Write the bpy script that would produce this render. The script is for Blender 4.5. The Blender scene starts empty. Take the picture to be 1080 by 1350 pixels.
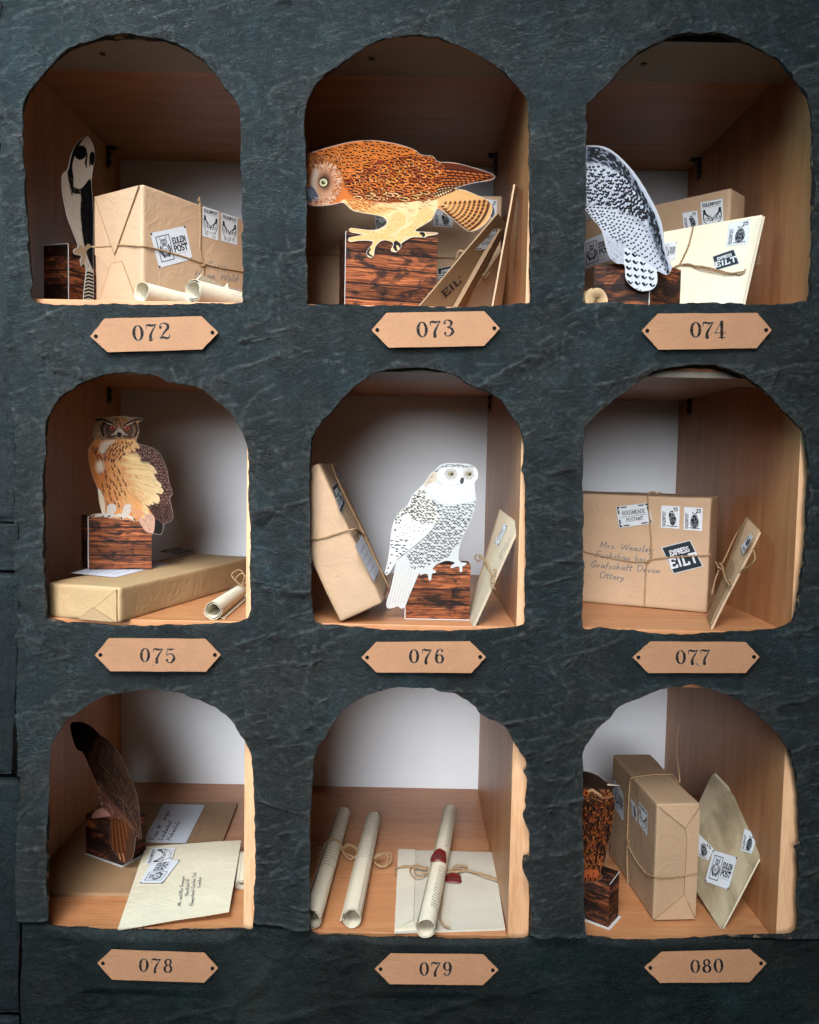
import bpy, math, random
import numpy as np
from mathutils import Vector, Matrix
from mathutils.geometry import tessellate_polygon

scene = bpy.context.scene
COL = scene.collection
# ---------------------------------------------------------------- camera
CAM = np.array([0.0, -1.08, 0.0]); F_PX = 1080.0
_p, _r, _y = np.radians([-3.5884, 1.1475, -0.0548])
FWD = np.array([math.sin(_y) * math.cos(_p), math.cos(_y) * math.cos(_p), math.sin(_p)])
_rt = np.array([math.cos(_y), -math.sin(_y), 0.0]); _up = np.cross(_rt, FWD)
RT = math.cos(_r) * _rt + math.sin(_r) * _up; UP = -math.sin(_r) * _rt + math.cos(_r) * _up
cd = bpy.data.cameras.new("camera"); cam = bpy.data.objects.new("camera", cd); COL.objects.link(cam)
cam.matrix_world = Matrix([[*[float(v[i]) for v in (RT, UP, -FWD)], float(CAM[i])] for i in range(3)] + [[0, 0, 0, 1]])
cd.sensor_fit = 'HORIZONTAL'; cd.sensor_width = 36.0; cd.lens = 36.0 * F_PX / 1080.0
cd.clip_start = 0.02; cd.clip_end = 60
scene.camera = cam
# ---------------------------------------------------------------- light
world = bpy.data.worlds.new("World"); scene.world = world; world.use_nodes = True
bg = world.node_tree.nodes['Background']; bg.inputs[0].default_value = (0.62, 0.74, 0.86, 1); bg.inputs[1].default_value = 0.010
def area(name, loc, target, sx, sy, power, color, spread=180):
    l = bpy.data.lights.new(name, 'AREA'); l.shape = 'RECTANGLE'; l.size = sx; l.size_y = sy; l.energy = power; l.color = color; l.spread = math.radians(spread)
    o = bpy.data.objects.new(name, l); COL.objects.link(o); o.location = loc
    o.rotation_euler = (Vector(target) - Vector(loc)).to_track_quat('-Z', 'Y').to_euler()
    return o
area("window_light", (-0.75, -4.0, 1.15), (-0.42, 0, 0.10), 1.8, 1.9, 20.5, (0.93, 0.97, 1.0), 42)
area("ceiling_bounce_light", (-0.45, -1.7, 1.85), (-0.30, 0.1, -0.20), 1.3, 1.0, 12.5, (0.94, 0.975, 1.0), 50)
area("side_window_light", (-1.05, -0.62, 0.95), (-0.15, 0.0, 0.35), 0.6, 0.6, 13, (0.42, 0.84, 1.0))
scene.view_settings.view_transform = 'Standard'; scene.view_settings.look = 'None'
scene.view_settings.exposure = 0.0; scene.view_settings.gamma = 1.0; scene.view_settings.use_curve_mapping = False
scene.cycles.max_bounces = 6; scene.cycles.diffuse_bounces = 2; scene.cycles.transparent_max_bounces = 12
scene.cycles.use_denoising = True

# ---------------------------------------------------------------- photo pixel (1080 x 1350) -> real point on a real plane
def ray(px, py):
    return FWD + RT * ((px - 540.0) / F_PX) - UP * ((py - 675.0) / F_PX)
def PY(px, py, Y):
    d = ray(px, py); return CAM + d * ((Y - CAM[1]) / d[1])
def PZ(px, py, Z):
    d = ray(px, py); return CAM + d * ((Z - CAM[2]) / d[2])
class Plane:
    def __init__(s, p, n):
        s.p = np.asarray(p, float); s.n = np.asarray(n, float) / np.linalg.norm(n)
        if s.n @ (CAM - s.p) < 0: s.n = -s.n          # normal towards the viewer's side
    def U(s, px, py, off=0.0):
        d = ray(px, py); return CAM + d * (((s.p - CAM) @ s.n) / (d @ s.n)) + s.n * off
    @staticmethod
    def of(pts):
        P = np.asarray(pts, float); c = P.mean(0); return Plane(c, np.linalg.svd(P - c)[2][2])
def unit(v):
    v = np.asarray(v, float); return v / np.linalg.norm(v)
# ---------------------------------------------------------------- printed artwork: a tiny numpy rasteriser
def srgb(c):
    c = np.asarray(c, float) / 255.0
    return np.where(c <= 0.04045, c / 12.92, ((c + 0.055) / 1.055) ** 2.4)

def smooth_path(pts, closed=False, n=6):
    P = np.asarray(pts, float)
    if len(P) < 3: return P
    if closed: Q = np.vstack([P[-1:], P, P[:2]])
    else: Q = np.vstack([2 * P[0] - P[1], P, 2 * P[-1] - P[-2]])
    out = []
    t = np.linspace(0, 1, n, endpoint=False)[:, None]
    for i in range(1, len(Q) - 2):
        a, b, c, d = Q[i - 1], Q[i], Q[i + 1], Q[i + 2]
        out.append(0.5 * (2 * b + (c - a) * t + (2 * a - 5 * b + 4 * c - d) * t ** 2 + (3 * b - a - 3 * c + d) * t ** 3))
    out = np.vstack(out)
    return out if closed else np.vstack([out, P[-1:]])

class Canvas:
    """Colour + coverage raster in its own units: x0..x1, y0..y1 (y down), k cells per unit."""
    def __init__(s, x0, y0, x1, y1, k):
        s.x0, s.y0, s.k = x0, y0, k
        s.W = int((x1 - x0) * k) + 1; s.H = int((y1 - y0) * k) + 1
        s.C = np.ones((s.H, s.W, 3)); s.A = np.zeros((s.H, s.W)); s.clip = None
    def grid(s, lo, hi, pad):
        a = np.clip(np.floor((np.array(lo) - [s.x0, s.y0]) * s.k - pad).astype(int), 0, [s.W, s.H])
        b = np.clip(np.ceil((np.array(hi) - [s.x0, s.y0]) * s.k + pad + 1).astype(int), 0, [s.W, s.H])
        if b[0] <= a[0] or b[1] <= a[1]: return None
        X, Y = np.meshgrid(np.arange(a[0], b[0]) / s.k + s.x0, np.arange(a[1], b[1]) / s.k + s.y0)
        return (slice(a[1], b[1]), slice(a[0], b[0])), X, Y
    def put(s, sl, cov, col, alpha=None):
        if s.clip is not None: cov = cov * s.clip[sl]
        c = srgb(col) if np.ndim(col) == 1 else col
        s.C[sl] = s.C[sl] * (1 - cov[..., None]) + c * cov[..., None]
        s.A[sl] = np.maximum(s.A[sl], cov if alpha is None else cov * alpha)
    def sd_poly(s, P, X, Y):
        d = np.full(X.shape, 1e9); ins = np.zeros(X.shape, bool)
        Q = np.roll(P, -1, 0)
        for (ax, ay), (bx, by) in zip(P, Q):
            ex, ey = bx - ax, by - ay
            t = np.clip(((X - ax) * ex + (Y - ay) * ey) / (ex * ex + ey * ey + 1e-12), 0, 1)
            d = np.minimum(d, (X - ax - t * ex) ** 2 + (Y - ay - t * ey) ** 2)
            if ay != by:
                ins ^= ((ay > Y) != (by > Y)) & (X < (bx - ax) * (Y - ay) / (by - ay) + ax)
        d = np.sqrt(d)
        return np.where(ins, -d, d)
    def poly(s, P, col, a=1.0, soft=0.0, grow=0.0):
        P = np.asarray(P, float)
        g = s.grid(P.min(0), P.max(0), 2 + (soft + abs(grow)) * s.k)
        if g is None: return
        sl, X, Y = g
        sd = s.sd_poly(P, X, Y) - grow
        w = max(1.0 / s.k, soft)
        s.put(sl, np.clip(0.5 - sd / w, 0, 1) * a, col)
    def stroke(s, pts, r, col, a=1.0, soft=0.0):
        P = np.asarray(pts, float); R = np.ones(len(P)) * np.asarray(r, float)
        g = s.grid(P.min(0), P.max(0), 2 + (R.max() + soft) * s.k)
        if g is None: return
        sl, X, Y = g
        sd = np.full(X.shape, 1e9)
        if len(P) == 1: sd = np.hypot(X - P[0, 0], Y - P[0, 1]) - R[0]
        for i in range(len(P) - 1):
            ax, ay = P[i]; ex, ey = P[i + 1] - P[i]
            t = np.clip(((X - ax) * ex + (Y - ay) * ey) / (ex * ex + ey * ey + 1e-12), 0, 1)
            sd = np.minimum(sd, np.hypot(X - ax - t * ex, Y - ay - t * ey) - (R[i] + (R[i + 1] - R[i]) * t))
        w = max(1.0 / s.k, soft)
        s.put(sl, np.clip(0.5 - sd / w, 0, 1) * a, col)
    def ell(s, cx, cy, rx, ry, col, a=1.0, soft=0.0, rot=0.0):
        t = np.linspace(0, 2 * np.pi, 24, endpoint=False)
        x, y = rx * np.cos(t), ry * np.sin(t); c, n = math.cos(rot), math.sin(rot)
        s.poly(np.c_[cx + x * c - y * n, cy + x * n + y * c], col, a, soft)
    def mask(s, P, grow=0.0):
        X, Y = np.meshgrid(np.arange(s.W) / s.k + s.x0, np.arange(s.H) / s.k + s.y0)
        return np.clip(0.5 - (s.sd_poly(np.asarray(P, float), X, Y) - grow) * s.k, 0, 1)
    def feather(s, x, y, ang, L, w, fill, edge=None, streak=None, sw=0.28, a=1.0, ew=0.25):
        """One feather from its root (x, y) along ang: rim, vane, centre streak."""
        c, n = math.cos(ang), math.sin(ang)
        ts = np.array([0, .35, .7, .95]); rr = np.array([.45, .9, 1.0, .55]) * w
        p = np.c_[x + c * ts * L, y + n * ts * L]
        if edge is not None: s.stroke(p, rr + ew, edge, a)
        s.stroke(p, rr, fill, a)
        if streak is not None:
            s.stroke(np.c_[x + c * np.array([.15, .75]) * L, y + n * np.array([.15, .75]) * L], [sw * w, sw * w * 1.2], streak, a)

def in_poly(P, x, y):
    P = np.asarray(P); Q = np.roll(P, -1, 0); ins = False
    for (ax, ay), (bx, by) in zip(P, Q):
        if (ay > y) != (by > y) and x < (bx - ax) * (y - ay) / (by - ay) + ax: ins = not ins
    return ins

def seeds(P, d, rng, order, jit=0.3):
    """staggered points inside polygon P, sorted along the direction `order` (radians), farthest first"""
    P = np.asarray(P, float); lo, hi = P.min(0), P.max(0); pts = []
    j = 0; y = lo[1]
    while y <= hi[1]:
        x = lo[0] + (d / 2 if j % 2 else 0)
        while x <= hi[0]:
            q = (x + rng.uniform(-jit, jit) * d, y + rng.uniform(-jit, jit) * d)
            if in_poly(P, *q): pts.append(q)
            x += d
        y += d * 0.8; j += 1
    c, n = math.cos(order), math.sin(order)
    return sorted(pts, key=lambda q: -(q[0] * c + q[1] * n))

def jit(col, rng, a=14):
    v = rng.uniform(-a, a)
    return tuple(min(255, max(0, c + v + rng.uniform(-a, a) * 0.3)) for c in col)

# ---------------------------------------------------------------- lettering: strokes on a 0..1 box (y down)
def arc(cx, cy, rx, ry, a0, a1, n=10):
    t = np.radians(np.linspace(a0, a1, n))
    return [(cx + rx * math.cos(u), cy + ry * math.sin(u)) for u in t]
CAPS = {
 'E': (.62, [[(.08, 0), (.08, 1)], [(.0, 0), (.6, 0), (.6, .16)], [(.08, .48), (.45, .48)], [(0, 1), (.62, 1), (.62, .82)]]),
 'U': (.72, [[(.1, 0), (.1, .7)] + arc(.36, .7, .26, .3, 180, 0) + [(.62, 0)]]),
 'L': (.6, [[(.1, 0), (.1, 1)], [(0, 1), (.58, 1), (.58, .8)]]),
 'N': (.75, [[(.1, 1), (.1, 0), (.65, 1), (.65, 0)]]),
 'P': (.62, [[(.1, 1), (.1, 0), (.35, 0)] + arc(.35, .26, .24, .26, -90, 90) + [(.1, .52)]]),
 'O': (.78, [arc(.39, .5, .35, .5, 0, 360, 18)]),
 'S': (.6, [arc(.3, .25, .25, .25, -30, -270, 9) + arc(.3, .75, .27, .25, -90, 150, 9)]),
 'T': (.66, [[(.33, 0), (.33, 1)], [(0, .16), (0, 0), (.66, 0), (.66, .16)]]),
 'I': (.3, [[(.15, 0), (.15, 1)]]),
 'H': (.72, [[(.1, 0), (.1, 1)], [(.62, 0), (.62, 1)], [(.1, .5), (.62, .5)]]),
 'G': (.74, [arc(.38, .5, .34, .5, -40, -330, 14) + [(.7, .55), (.45, .55)]]),
 'M': (.85, [[(.08, 1), (.08, 0), (.42, .8), (.77, 0), (.77, 1)]]),
 'A': (.72, [[(.02, 1), (.36, 0), (.7, 1)], [(.15, .65), (.57, .65)]]),
 'D': (.72, [[(.1, 0), (.1, 1), (.3, 1)] + arc(.3, .5, .36, .5, 90, -90) + [(.1, 0)]]),
 'X': (.66, [[(.03, 0), (.63, 1)], [(.63, 0), (.03, 1)]]),
 'R': (.68, [[(.1, 1), (.1, 0), (.35, 0)] + arc(.35, .25, .24, .25, -90, 90) + [(.1, .5)], [(.32, .5), (.65, 1)]]),
 '1': (.4, [[(.05, .2), (.22, 0), (.22, 1)]]), '5': (.55, [[(.5, 0), (.12, 0), (.08, .42)] + arc(.26, .68, .27, .32, -110, 140)]),
 '2': (.55, [arc(.27, .28, .24, .28, 190, 380, 8) + [(.05, 1), (.54, 1)]]),
 '.': (.2, [[(.08, .95), (.1, 1)]]), ' ': (.4, []),
}
HAND = {  # a quick cursive hand, x height .45, baseline at 1
 'M': (.9, [[(.05, 1), (.15, .1), (.42, .8), (.7, .05), (.8, 1)]]), 'W': (1.0, [[(0, .05), (.2, 1), (.48, .3), (.7, 1), (.98, 0)]]),
 'G': (.75, [[(.62, .15), (.4, 0), (.1, .3), (.08, .75), (.3, 1), (.6, .85), (.65, .6), (.35, .58)]]),
 'O': (.75, [arc(.37, .5, .32, .48, -80, 285, 14)]), 'D': (.75, [[(.1, .05), (.12, .98), (.45, .95), (.7, .5), (.45, .05), (.0, .08)]]),
 'F': (.6, [[(.1, 1), (.15, .05), (.6, .02)], [(.1, .5), (.45, .47)]]), 'H': (.75, [[(.1, 0), (.1, 1)], [(.6, 0), (.62, 1)], [(.1, .52), (.6, .48)]]),
 'S': (.6, [[(.5, .1), (.25, 0), (.08, .25), (.45, .6), (.4, .95), (.02, .92)]]), 'L': (.6, [[(.15, 0), (.1, .97), (.55, .93)]]),
 'a': (.5, [[(.4, .62), (.2, .55), (.05, .8), (.18, 1), (.38, .8), (.4, .6), (.42, .95), (.52, .92)]]),
 'b': (.45, [[(.08, .05), (.08, .98), (.32, .95), (.38, .7), (.1, .65)]]), 'c': (.4, [[(.35, .62), (.15, .58), (.05, .82), (.2, 1), (.4, .92)]]),
 'd': (.5, [[(.38, .65), (.15, .6), (.05, .85), (.22, 1), (.4, .8), (.44, .05), (.42, .98)]]), 'e': (.42, [[(.06, .8), (.32, .74), (.25, .56), (.06, .72), (.12, .98), (.4, .9)]]),
 'f': (.35, [[(.35, .12), (.2, .08), (.15, .5), (.12, 1.1)], [(.02, .55), (.34, .52)]]), 'g': (.45, [[(.36, .62), (.12, .6), (.08, .9), (.3, .92), (.38, .6), (.35, 1.3), (.08, 1.3)]]),
 'h': (.5, [[(.08, .05), (.06, 1), (.2, .6), (.36, .62), (.38, 1)]]), 'i': (.22, [[(.1, .58), (.1, .98)], [(.12, .35), (.13, .37)]]),
 'k': (.45, [[(.08, .05), (.06, 1)], [(.36, .58), (.08, .78), (.4, 1)]]), 'l': (.25, [[(.12, .02), (.08, .95), (.22, .98)]]),
 'm': (.7, [[(.06, .6), (.05, 1), (.2, .6), (.3, 1), (.45, .6), (.58, 1)]]), 'n': (.48, [[(.06, .6), (.05, 1), (.2, .62), (.36, .65), (.38, 1)]]),
 'o': (.45, [arc(.22, .78, .18, .21, -90, 280, 9)]), 'p': (.45, [[(.08, .6), (.05, 1.35)], [(.08, .65), (.35, .65), (.32, .95), (.08, .95)]]),
 'r': (.36, [[(.06, .6), (.08, 1), (.15, .65), (.34, .62)]]), 's': (.36, [[(.3, .62), (.1, .62), (.28, .85), (.2, 1), (.02, .95)]]),
 't': (.34, [[(.16, .2), (.12, .95), (.3, .95)], [(.0, .52), (.34, .48)]]), 'u': (.5, [[(.06, .6), (.08, .95), (.3, .95), (.38, .6), (.4, .98)]]),
 'v': (.42, [[(.03, .6), (.18, 1), (.4, .58)]]), 'w': (.6, [[(.03, .6), (.15, 1), (.3, .7), (.42, 1), (.58, .58)]]),
 'y': (.45, [[(.05, .6), (.15, .92), (.35, .9)], [(.4, .58), (.32, 1.1), (.05, 1.35)]]), 'z': (.4, [[(.05, .62), (.36, .6), (.04, .98), (.38, .96)]]),
 '.': (.2, [[(.08, .97), (.1, 1)]]), ' ': (.4, []), '1': (.3, [[(.05, .3), (.18, .05), (.16, 1)]]),
}
def write(cv, text, x, y, h, col, r, ang=0.0, font=CAPS, space=.16, slant=0.0, width=1.0, a=1.0):
    """text from its top-left corner (x, y), letter height h, stroke radius r; returns end x along the line"""
    c, n = math.cos(ang), math.sin(ang); cx = 0.0
    for ch in text:
        w, strokes = font.get(ch, (.4, []))
        for st in strokes:
            p = np.asarray(smooth_path(st, n=3) if font is HAND and len(st) > 2 else st, float)
            lx = (cx + (p[:, 0] + slant * (1 - p[:, 1])) * width) * h; ly = p[:, 1] * h
            cv.stroke(np.c_[x + lx * c - ly * n, y + lx * n + ly * c], r, col, a)
        cx += (w + space) * width
    return cx * h
def text_w(text, h, font=CAPS, space=.16, width=1.0):
    return sum((font.get(ch, (.4, []))[0] + space) * width for ch in text) * h
def write_c(cv, text, x, y, h, col, r, ang=0.0, **kw):
    w = text_w(text, h, kw.get('font', CAPS), kw.get('space', .16), kw.get('width', 1.0))
    write(cv, text, x - w / 2 * math.cos(ang), y - w / 2 * math.sin(ang), h, col, r, ang, **kw)

def scribble_lines(cv, x0, y0, x1, y1, pitch, h, col, rng, r=.18, a=.8, ragged=.25):
    """rows of unreadably small writing"""
    y = y0
    while y < y1:
        x = x0 + rng.uniform(0, .03) * (x1 - x0); xe = x1 - rng.random() ** 2 * ragged * (x1 - x0)
        while x < xe:
            w = rng.uniform(1.2, 3.6) * h
            k = max(3, int(w / (h * .35)))
            px = np.linspace(x, min(x + w, xe), k)
            cv.stroke(np.c_[px, y + rng.uniform(-.5, .5, k) * h], r, col, a)
            x += w + .55 * h
        y += pitch

# fat-face numerals as (points, radii) strokes on a .62 x 1 box
def numeral(ch):
    T, t = .105, .03
    if ch == '0':
        a = np.radians(np.linspace(0, 360, 25)); return [(np.c_[.31 + .215 * np.cos(a), .5 + .45 * np.sin(a)], t + (T - t) * np.abs(np.cos(a)) ** 1.4)]
    if ch == '7': return [([(.06, .3), (.07, .06)], [.025, .035]), ([(.07, .08), (.2, .07), (.38, .12), (.58, .06)], [.045, .075, .075, .03]),
                          (smooth_path([(.58, .07), (.4, .4), (.27, .7), (.27, .95)]), np.linspace(.03, .12, 19))]
    if ch == '2': return [([(.13, .27)], [.095]), (smooth_path([(.08, .26), (.14, .08), (.33, .04), (.5, .14), (.5, .33), (.33, .55), (.1, .88)]), np.interp(np.linspace(0, 1, 37), [0, .25, .5, .65, 1], [.03, .03, .08, .1, .035])),
                          ([(.08, .9), (.25, .86), (.42, .93), (.55, .88)], [.04, .075, .075, .04]), ([(.55, .9), (.58, .7)], [.04, .022])]
    if ch == '3': return [([(.13, .2)], [.085]), ([(.13, .8)], [.085]), (smooth_path([(.08, .2), (.16, .06), (.32, .04), (.46, .14), (.45, .34), (.25, .46)]), np.interp(np.linspace(0, 1, 31), [0, .35, .65, 1], [.03, .035, .1, .03])),
                          (smooth_path([(.25, .46), (.46, .54), (.52, .74), (.38, .93), (.2, .96), (.08, .82)]), np.interp(np.linspace(0, 1, 31), [0, .4, .65, 1], [.03, .11, .04, .03]))]
    if ch == '4': return [([(.4, .05), (.4, .95)], [.1, .1]), ([(.38, .03), (.05, .68)], [.028, .028]), ([(.04, .69), (.6, .69)], [.033, .033]), ([(.24, .96), (.57, .96)], [.03, .03])]
    if ch == '5': return [([(.12, .06), (.3, .1), (.52, .05)], [.03, .07, .03]), ([(.12, .06), (.1, .48)], [.028, .028]), ([(.13, .78)], [.085]),
                          (smooth_path([(.1, .48), (.26, .38), (.46, .44), (.53, .66), (.42, .9), (.24, .96), (.08, .82)]), np.interp(np.linspace(0, 1, 37), [0, .3, .55, .8, 1], [.028, .05, .11, .035, .03]))]
    if ch in '69':
        a = np.radians(np.linspace(0, 360, 25))
        s = [(np.c_[.32 + .19 * np.cos(a), .68 + .27 * np.sin(a)], .03 + .07 * np.abs(np.cos(a)) ** 1.4), ([(.46, .17)], [.075]),
             (smooth_path([(.52, .16), (.42, .05), (.28, .07), (.15, .3), (.12, .66)]), np.interp(np.linspace(0, 1, 25), [0, .4, 1], [.028, .035, .105]))]
        return s if ch == '6' else [(np.array([.62, 1.0]) - np.asarray(p, float), r) for p, r in s]
    if ch == '8':
        a = np.radians(np.linspace(0, 360, 25))
        return [(np.c_[.31 + .16 * np.cos(a), .26 + .2 * np.sin(a)], .03 + .055 * np.abs(np.cos(a))), (np.c_[.31 + .2 * np.cos(a), .71 + .235 * np.sin(a)], .03 + .07 * np.abs(np.cos(a)))]

# ---------------------------------------------------------------- stamps and labels (drawn on a unit-free card, y down)
INK = (28, 30, 36); PAPER = (236, 238, 242)
def perforated(cv, w, h, d=2.2):
    cv.poly([(0.6, 0.6), (w - .6, .6), (w - .6, h - .6), (.6, h - .6)], PAPER)
    for i in range(int(w / d) + 1):
        for y in (0.2, h - .2):
            cv.A[cv_disc(cv, i * d + .5, y, .62)] = 0
    for i in range(int(h / d) + 1):
        for x in (.2, w - .2):
            cv.A[cv_disc(cv, x, i * d + .5, .62)] = 0
def cv_disc(cv, x, y, r):
    X, Y = np.meshgrid(np.arange(cv.W) / cv.k + cv.x0, np.arange(cv.H) / cv.k + cv.y0)
    return np.hypot(X - x, Y - y) < r
def stamp_face(seed=1):
    """tall stamp: horned owl face with the post's name above"""
    w, h = 28, 44; cv = Canvas(0, 0, w, h, 3.0); perforated(cv, w, h)
    rng = np.random.default_rng(seed)
    write_c(cv, 'EULENPOST', 14.2, 3.6, 4.4, INK, .42, space=.12, width=.72)
    cv.stroke([(3, 10), (25, 10)], .18, INK)
    for sx in (-1, 1):
        x = lambda u: 14 + sx * u
        cv.stroke(smooth_path([(x(9.5), 14), (x(8.2), 19), (x(4), 23.5), (x(1), 26)]), np.linspace(1.6, .5, 19), INK)
        cv.stroke(smooth_path([(x(9.5), 13), (x(10.6), 20), (x(10.5), 28), (x(7), 35)]), np.linspace(.9, .35, 19), INK)
        cv.ell(x(5), 26.5, 3.6, 3.3, INK); cv.ell(x(5), 26.5, 2.9, 2.6, PAPER); cv.ell(x(4.8), 26.3, 1.4, 1.4, INK)
        for q in range(9):
            a = rng.uniform(0, 6.3); cv.stroke([(x(5 + 4 * math.cos(a)), 26.5 + 3.8 * math.sin(a)), (x(5 + 5.4 * math.cos(a)), 26.5 + 5 * math.sin(a))], .22, INK)
    cv.poly([(12.6, 27), (15.4, 27), (14, 32)], INK)
    for q in range(26):
        x, y = rng.uniform(5, 23), rng.uniform(33, 41); cv.stroke([(x, y), (x + rng.uniform(-.6, .6), y + 1.4)], .33, INK)
    return cv
def stamp_perch(num, seed=2):
    """small stamp: owl on a perch, value at the top, name up the side"""
    w, h = 26, 34; cv = Canvas(0, 0, w, h, 3.0); perforated(cv, w, h)
    rng = np.random.default_rng(seed)
    write(cv, num, 17, 3, 4.6, INK, .5)
    write(cv, 'EULENPOST', 3, 31, 3.6, (70, 72, 80), .36, ang=-math.pi / 2, space=.12, width=.86)
    body = smooth_path([(12.5, 9), (11, 13), (12, 20), (13.5, 27), (17, 29), (20, 25), (20.5, 18), (18, 12), (17.2, 9), (15, 7.4)], True)
    if num == '25':
        body = smooth_path([(11.2, 7), (12.6, 11), (10.2, 17), (9.8, 24), (12, 29), (18, 29), (20.6, 24), (20, 17), (17.4, 11), (18.6, 7), (15, 9)], True)
    cv.poly(body, INK)
    for q in range(70):
        x, y = rng.uniform(10, 21), rng.uniform(12, 28)
        if in_poly(body, x, y): cv.stroke([(x, y), (x + .5, y + 1.1)], .24, (170, 172, 180))
    for x in (13.7, 16.4): cv.ell(x, 10.4, 1.15, 1.15, PAPER); cv.ell(x, 10.4, .5, .5, INK)
    cv.stroke([(9, 29.6), (14, 30.4), (22, 30)], .55, INK)
    return cv
def label_post():
    """wide post-office label: framed owl emblem and two words"""
    w, h = 48, 40; cv = Canvas(0, 0, w, h, 2.6)
    cv.poly([(.5, .5), (w - .5, .5), (w - .5, h - .5), (.5, h - .5)], (232, 236, 244))
    for x, y in ((1.6, 1.6), (w - 1.6, 1.6), (w - 1.6, h - 1.6), (1.6, h - 1.6)): cv.ell(x, y, 1.3, 1.3, INK)
    P = [(6, 6), (23, 6), (23, 34), (6, 34)]
    for i in range(4): cv.stroke([P[i], P[(i + 1) % 4]], .5, INK)
    e = (88, 96, 112)
    cv.ell(14.5, 23, 5.6, 7, e, .9); cv.ell(14.5, 22, 3.8, 4.6, (232, 236, 244)); cv.ell(14.5, 13, 4.6, 3.6, e, .85)
    for sx in (-1, 1):
        cv.ell(14.5 + sx * 1.9, 13, 1.2, 1.2, (232, 236, 244)); cv.ell(14.5 + sx * 1.9, 13, .5, .5, INK)
        cv.stroke([(14.5 + sx * 3, 10.5), (14.5 + sx * 4.4, 8.2)], .5, e); cv.stroke(smooth_path([(14.5 + sx * 5, 17), (14.5 + sx * 6.8, 23), (14.5 + sx * 3, 30)]), .8, INK)
    for q in range(5): cv.stroke([(12 + q, 20 + (q % 2) * 2), (12.6 + q, 23 + (q % 2) * 2)], .35, INK)
    write(cv, 'EULEN', 26, 11, 6.2, INK, .62, space=.1, width=.78)
    cv.stroke([(26, 18.6), (44, 18.6)], .22, INK)
    write(cv, 'POST', 26, 20, 6.8, INK, .78, space=.14, width=.86)
    cv.stroke([(26, 29.5), (43, 29.5)], .2, (120, 125, 135))
    return cv
def label_express():
    """black square label to be set on its corner"""
    w = 40; cv = Canvas(0, 0, w, w, 2.6)
    cv.poly([(.3, .3), (w - .3, .3), (w - .3, w - .3), (.3, w - .3)], (228, 230, 232))
    cv.poly([(1.3, 1.3), (w - 1.3, 1.3), (w - 1.3, w - 1.3), (1.3, w - 1.3)], (44, 54, 62))
    a = math.radians(0)
    write_c(cv, 'EXPRESS', 20, 8, 7, PAPER, .62, a, slant=.18, width=.72, space=.1)
    write_c(cv, 'EILT', 20, 19, 12.5, PAPER, 1.25, a, slant=.12, width=1.0, space=.2)
    return cv
def label_office():
    """label with dark corner brackets, two typed lines and a rule"""
    w, h = 48, 32; cv = Canvas(0, 0, w, h, 2.6)
    cv.poly([(.4, .4), (w - .4, .4), (w - .4, h - .4), (.4, h - .4)], (232, 236, 240))
    for sx, sy in ((0, 0), (1, 0), (1, 1), (0, 1)):
        X = lambda u: w - u if sx else u
        Y = lambda u: h - u if sy else u
        cv.stroke([(X(3), Y(11)), (X(3), Y(7))], 1.1, INK); cv.stroke([(X(8), Y(2.6)), (X(15), Y(2.6))], .9, INK)
        cv.poly([(X(1.5), Y(1.2)), (X(6.5), Y(1.2)), (X(1.5), Y(6.5))], INK)
    write_c(cv, 'HOGSMEADE', 24.5, 8.5, 5.6, INK, .38, width=.74, space=.18)
    cv.stroke([(5, 16.6), (43, 16.6)], .3, INK)
    write_c(cv, 'POSTAMT', 24.5, 19.2, 5.2, INK, .38, width=.74, space=.2)
    return cv
def handwriting(lines, h, pitch, col=(86, 66, 48), r=.42, a=.85, slant=.18, indent=None, k=3.0, width=.95):
    W = max(text_w(t, h, HAND, .1, width) + (indent[i] if indent else 0) for i, t in enumerate(lines)) + h * .6; H = pitch * len(lines) + h * .6
    cv = Canvas(0, 0, W, H, k)
    for i, t in enumerate(lines):
        write(cv, t, 1 + (indent[i] if indent else 0), 1 + i * pitch, h, col, r, font=HAND, slant=slant, space=.1, width=width, a=a)
    return cv
# ---------------------------------------------------------------- the seven printed owls (units: the card's own drawing units)
WHITE = (240, 238, 232)
def owl_base(out, k, fill, n=5, border=3.0):
    P = smooth_path(out, True, n); lo, hi = P.min(0) - 4, P.max(0) + 4
    cv = Canvas(lo[0], lo[1], hi[0], hi[1], k)
    m0, m1 = cv.mask(P), cv.mask(P, -border)
    cv.A = m0; cv.C[:] = srgb(WHITE)
    cv.clip = m1; cv.put((slice(0, cv.H), slice(0, cv.W)), np.ones((cv.H, cv.W)), fill)
    cv.A = m0
    return cv, P

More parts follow.
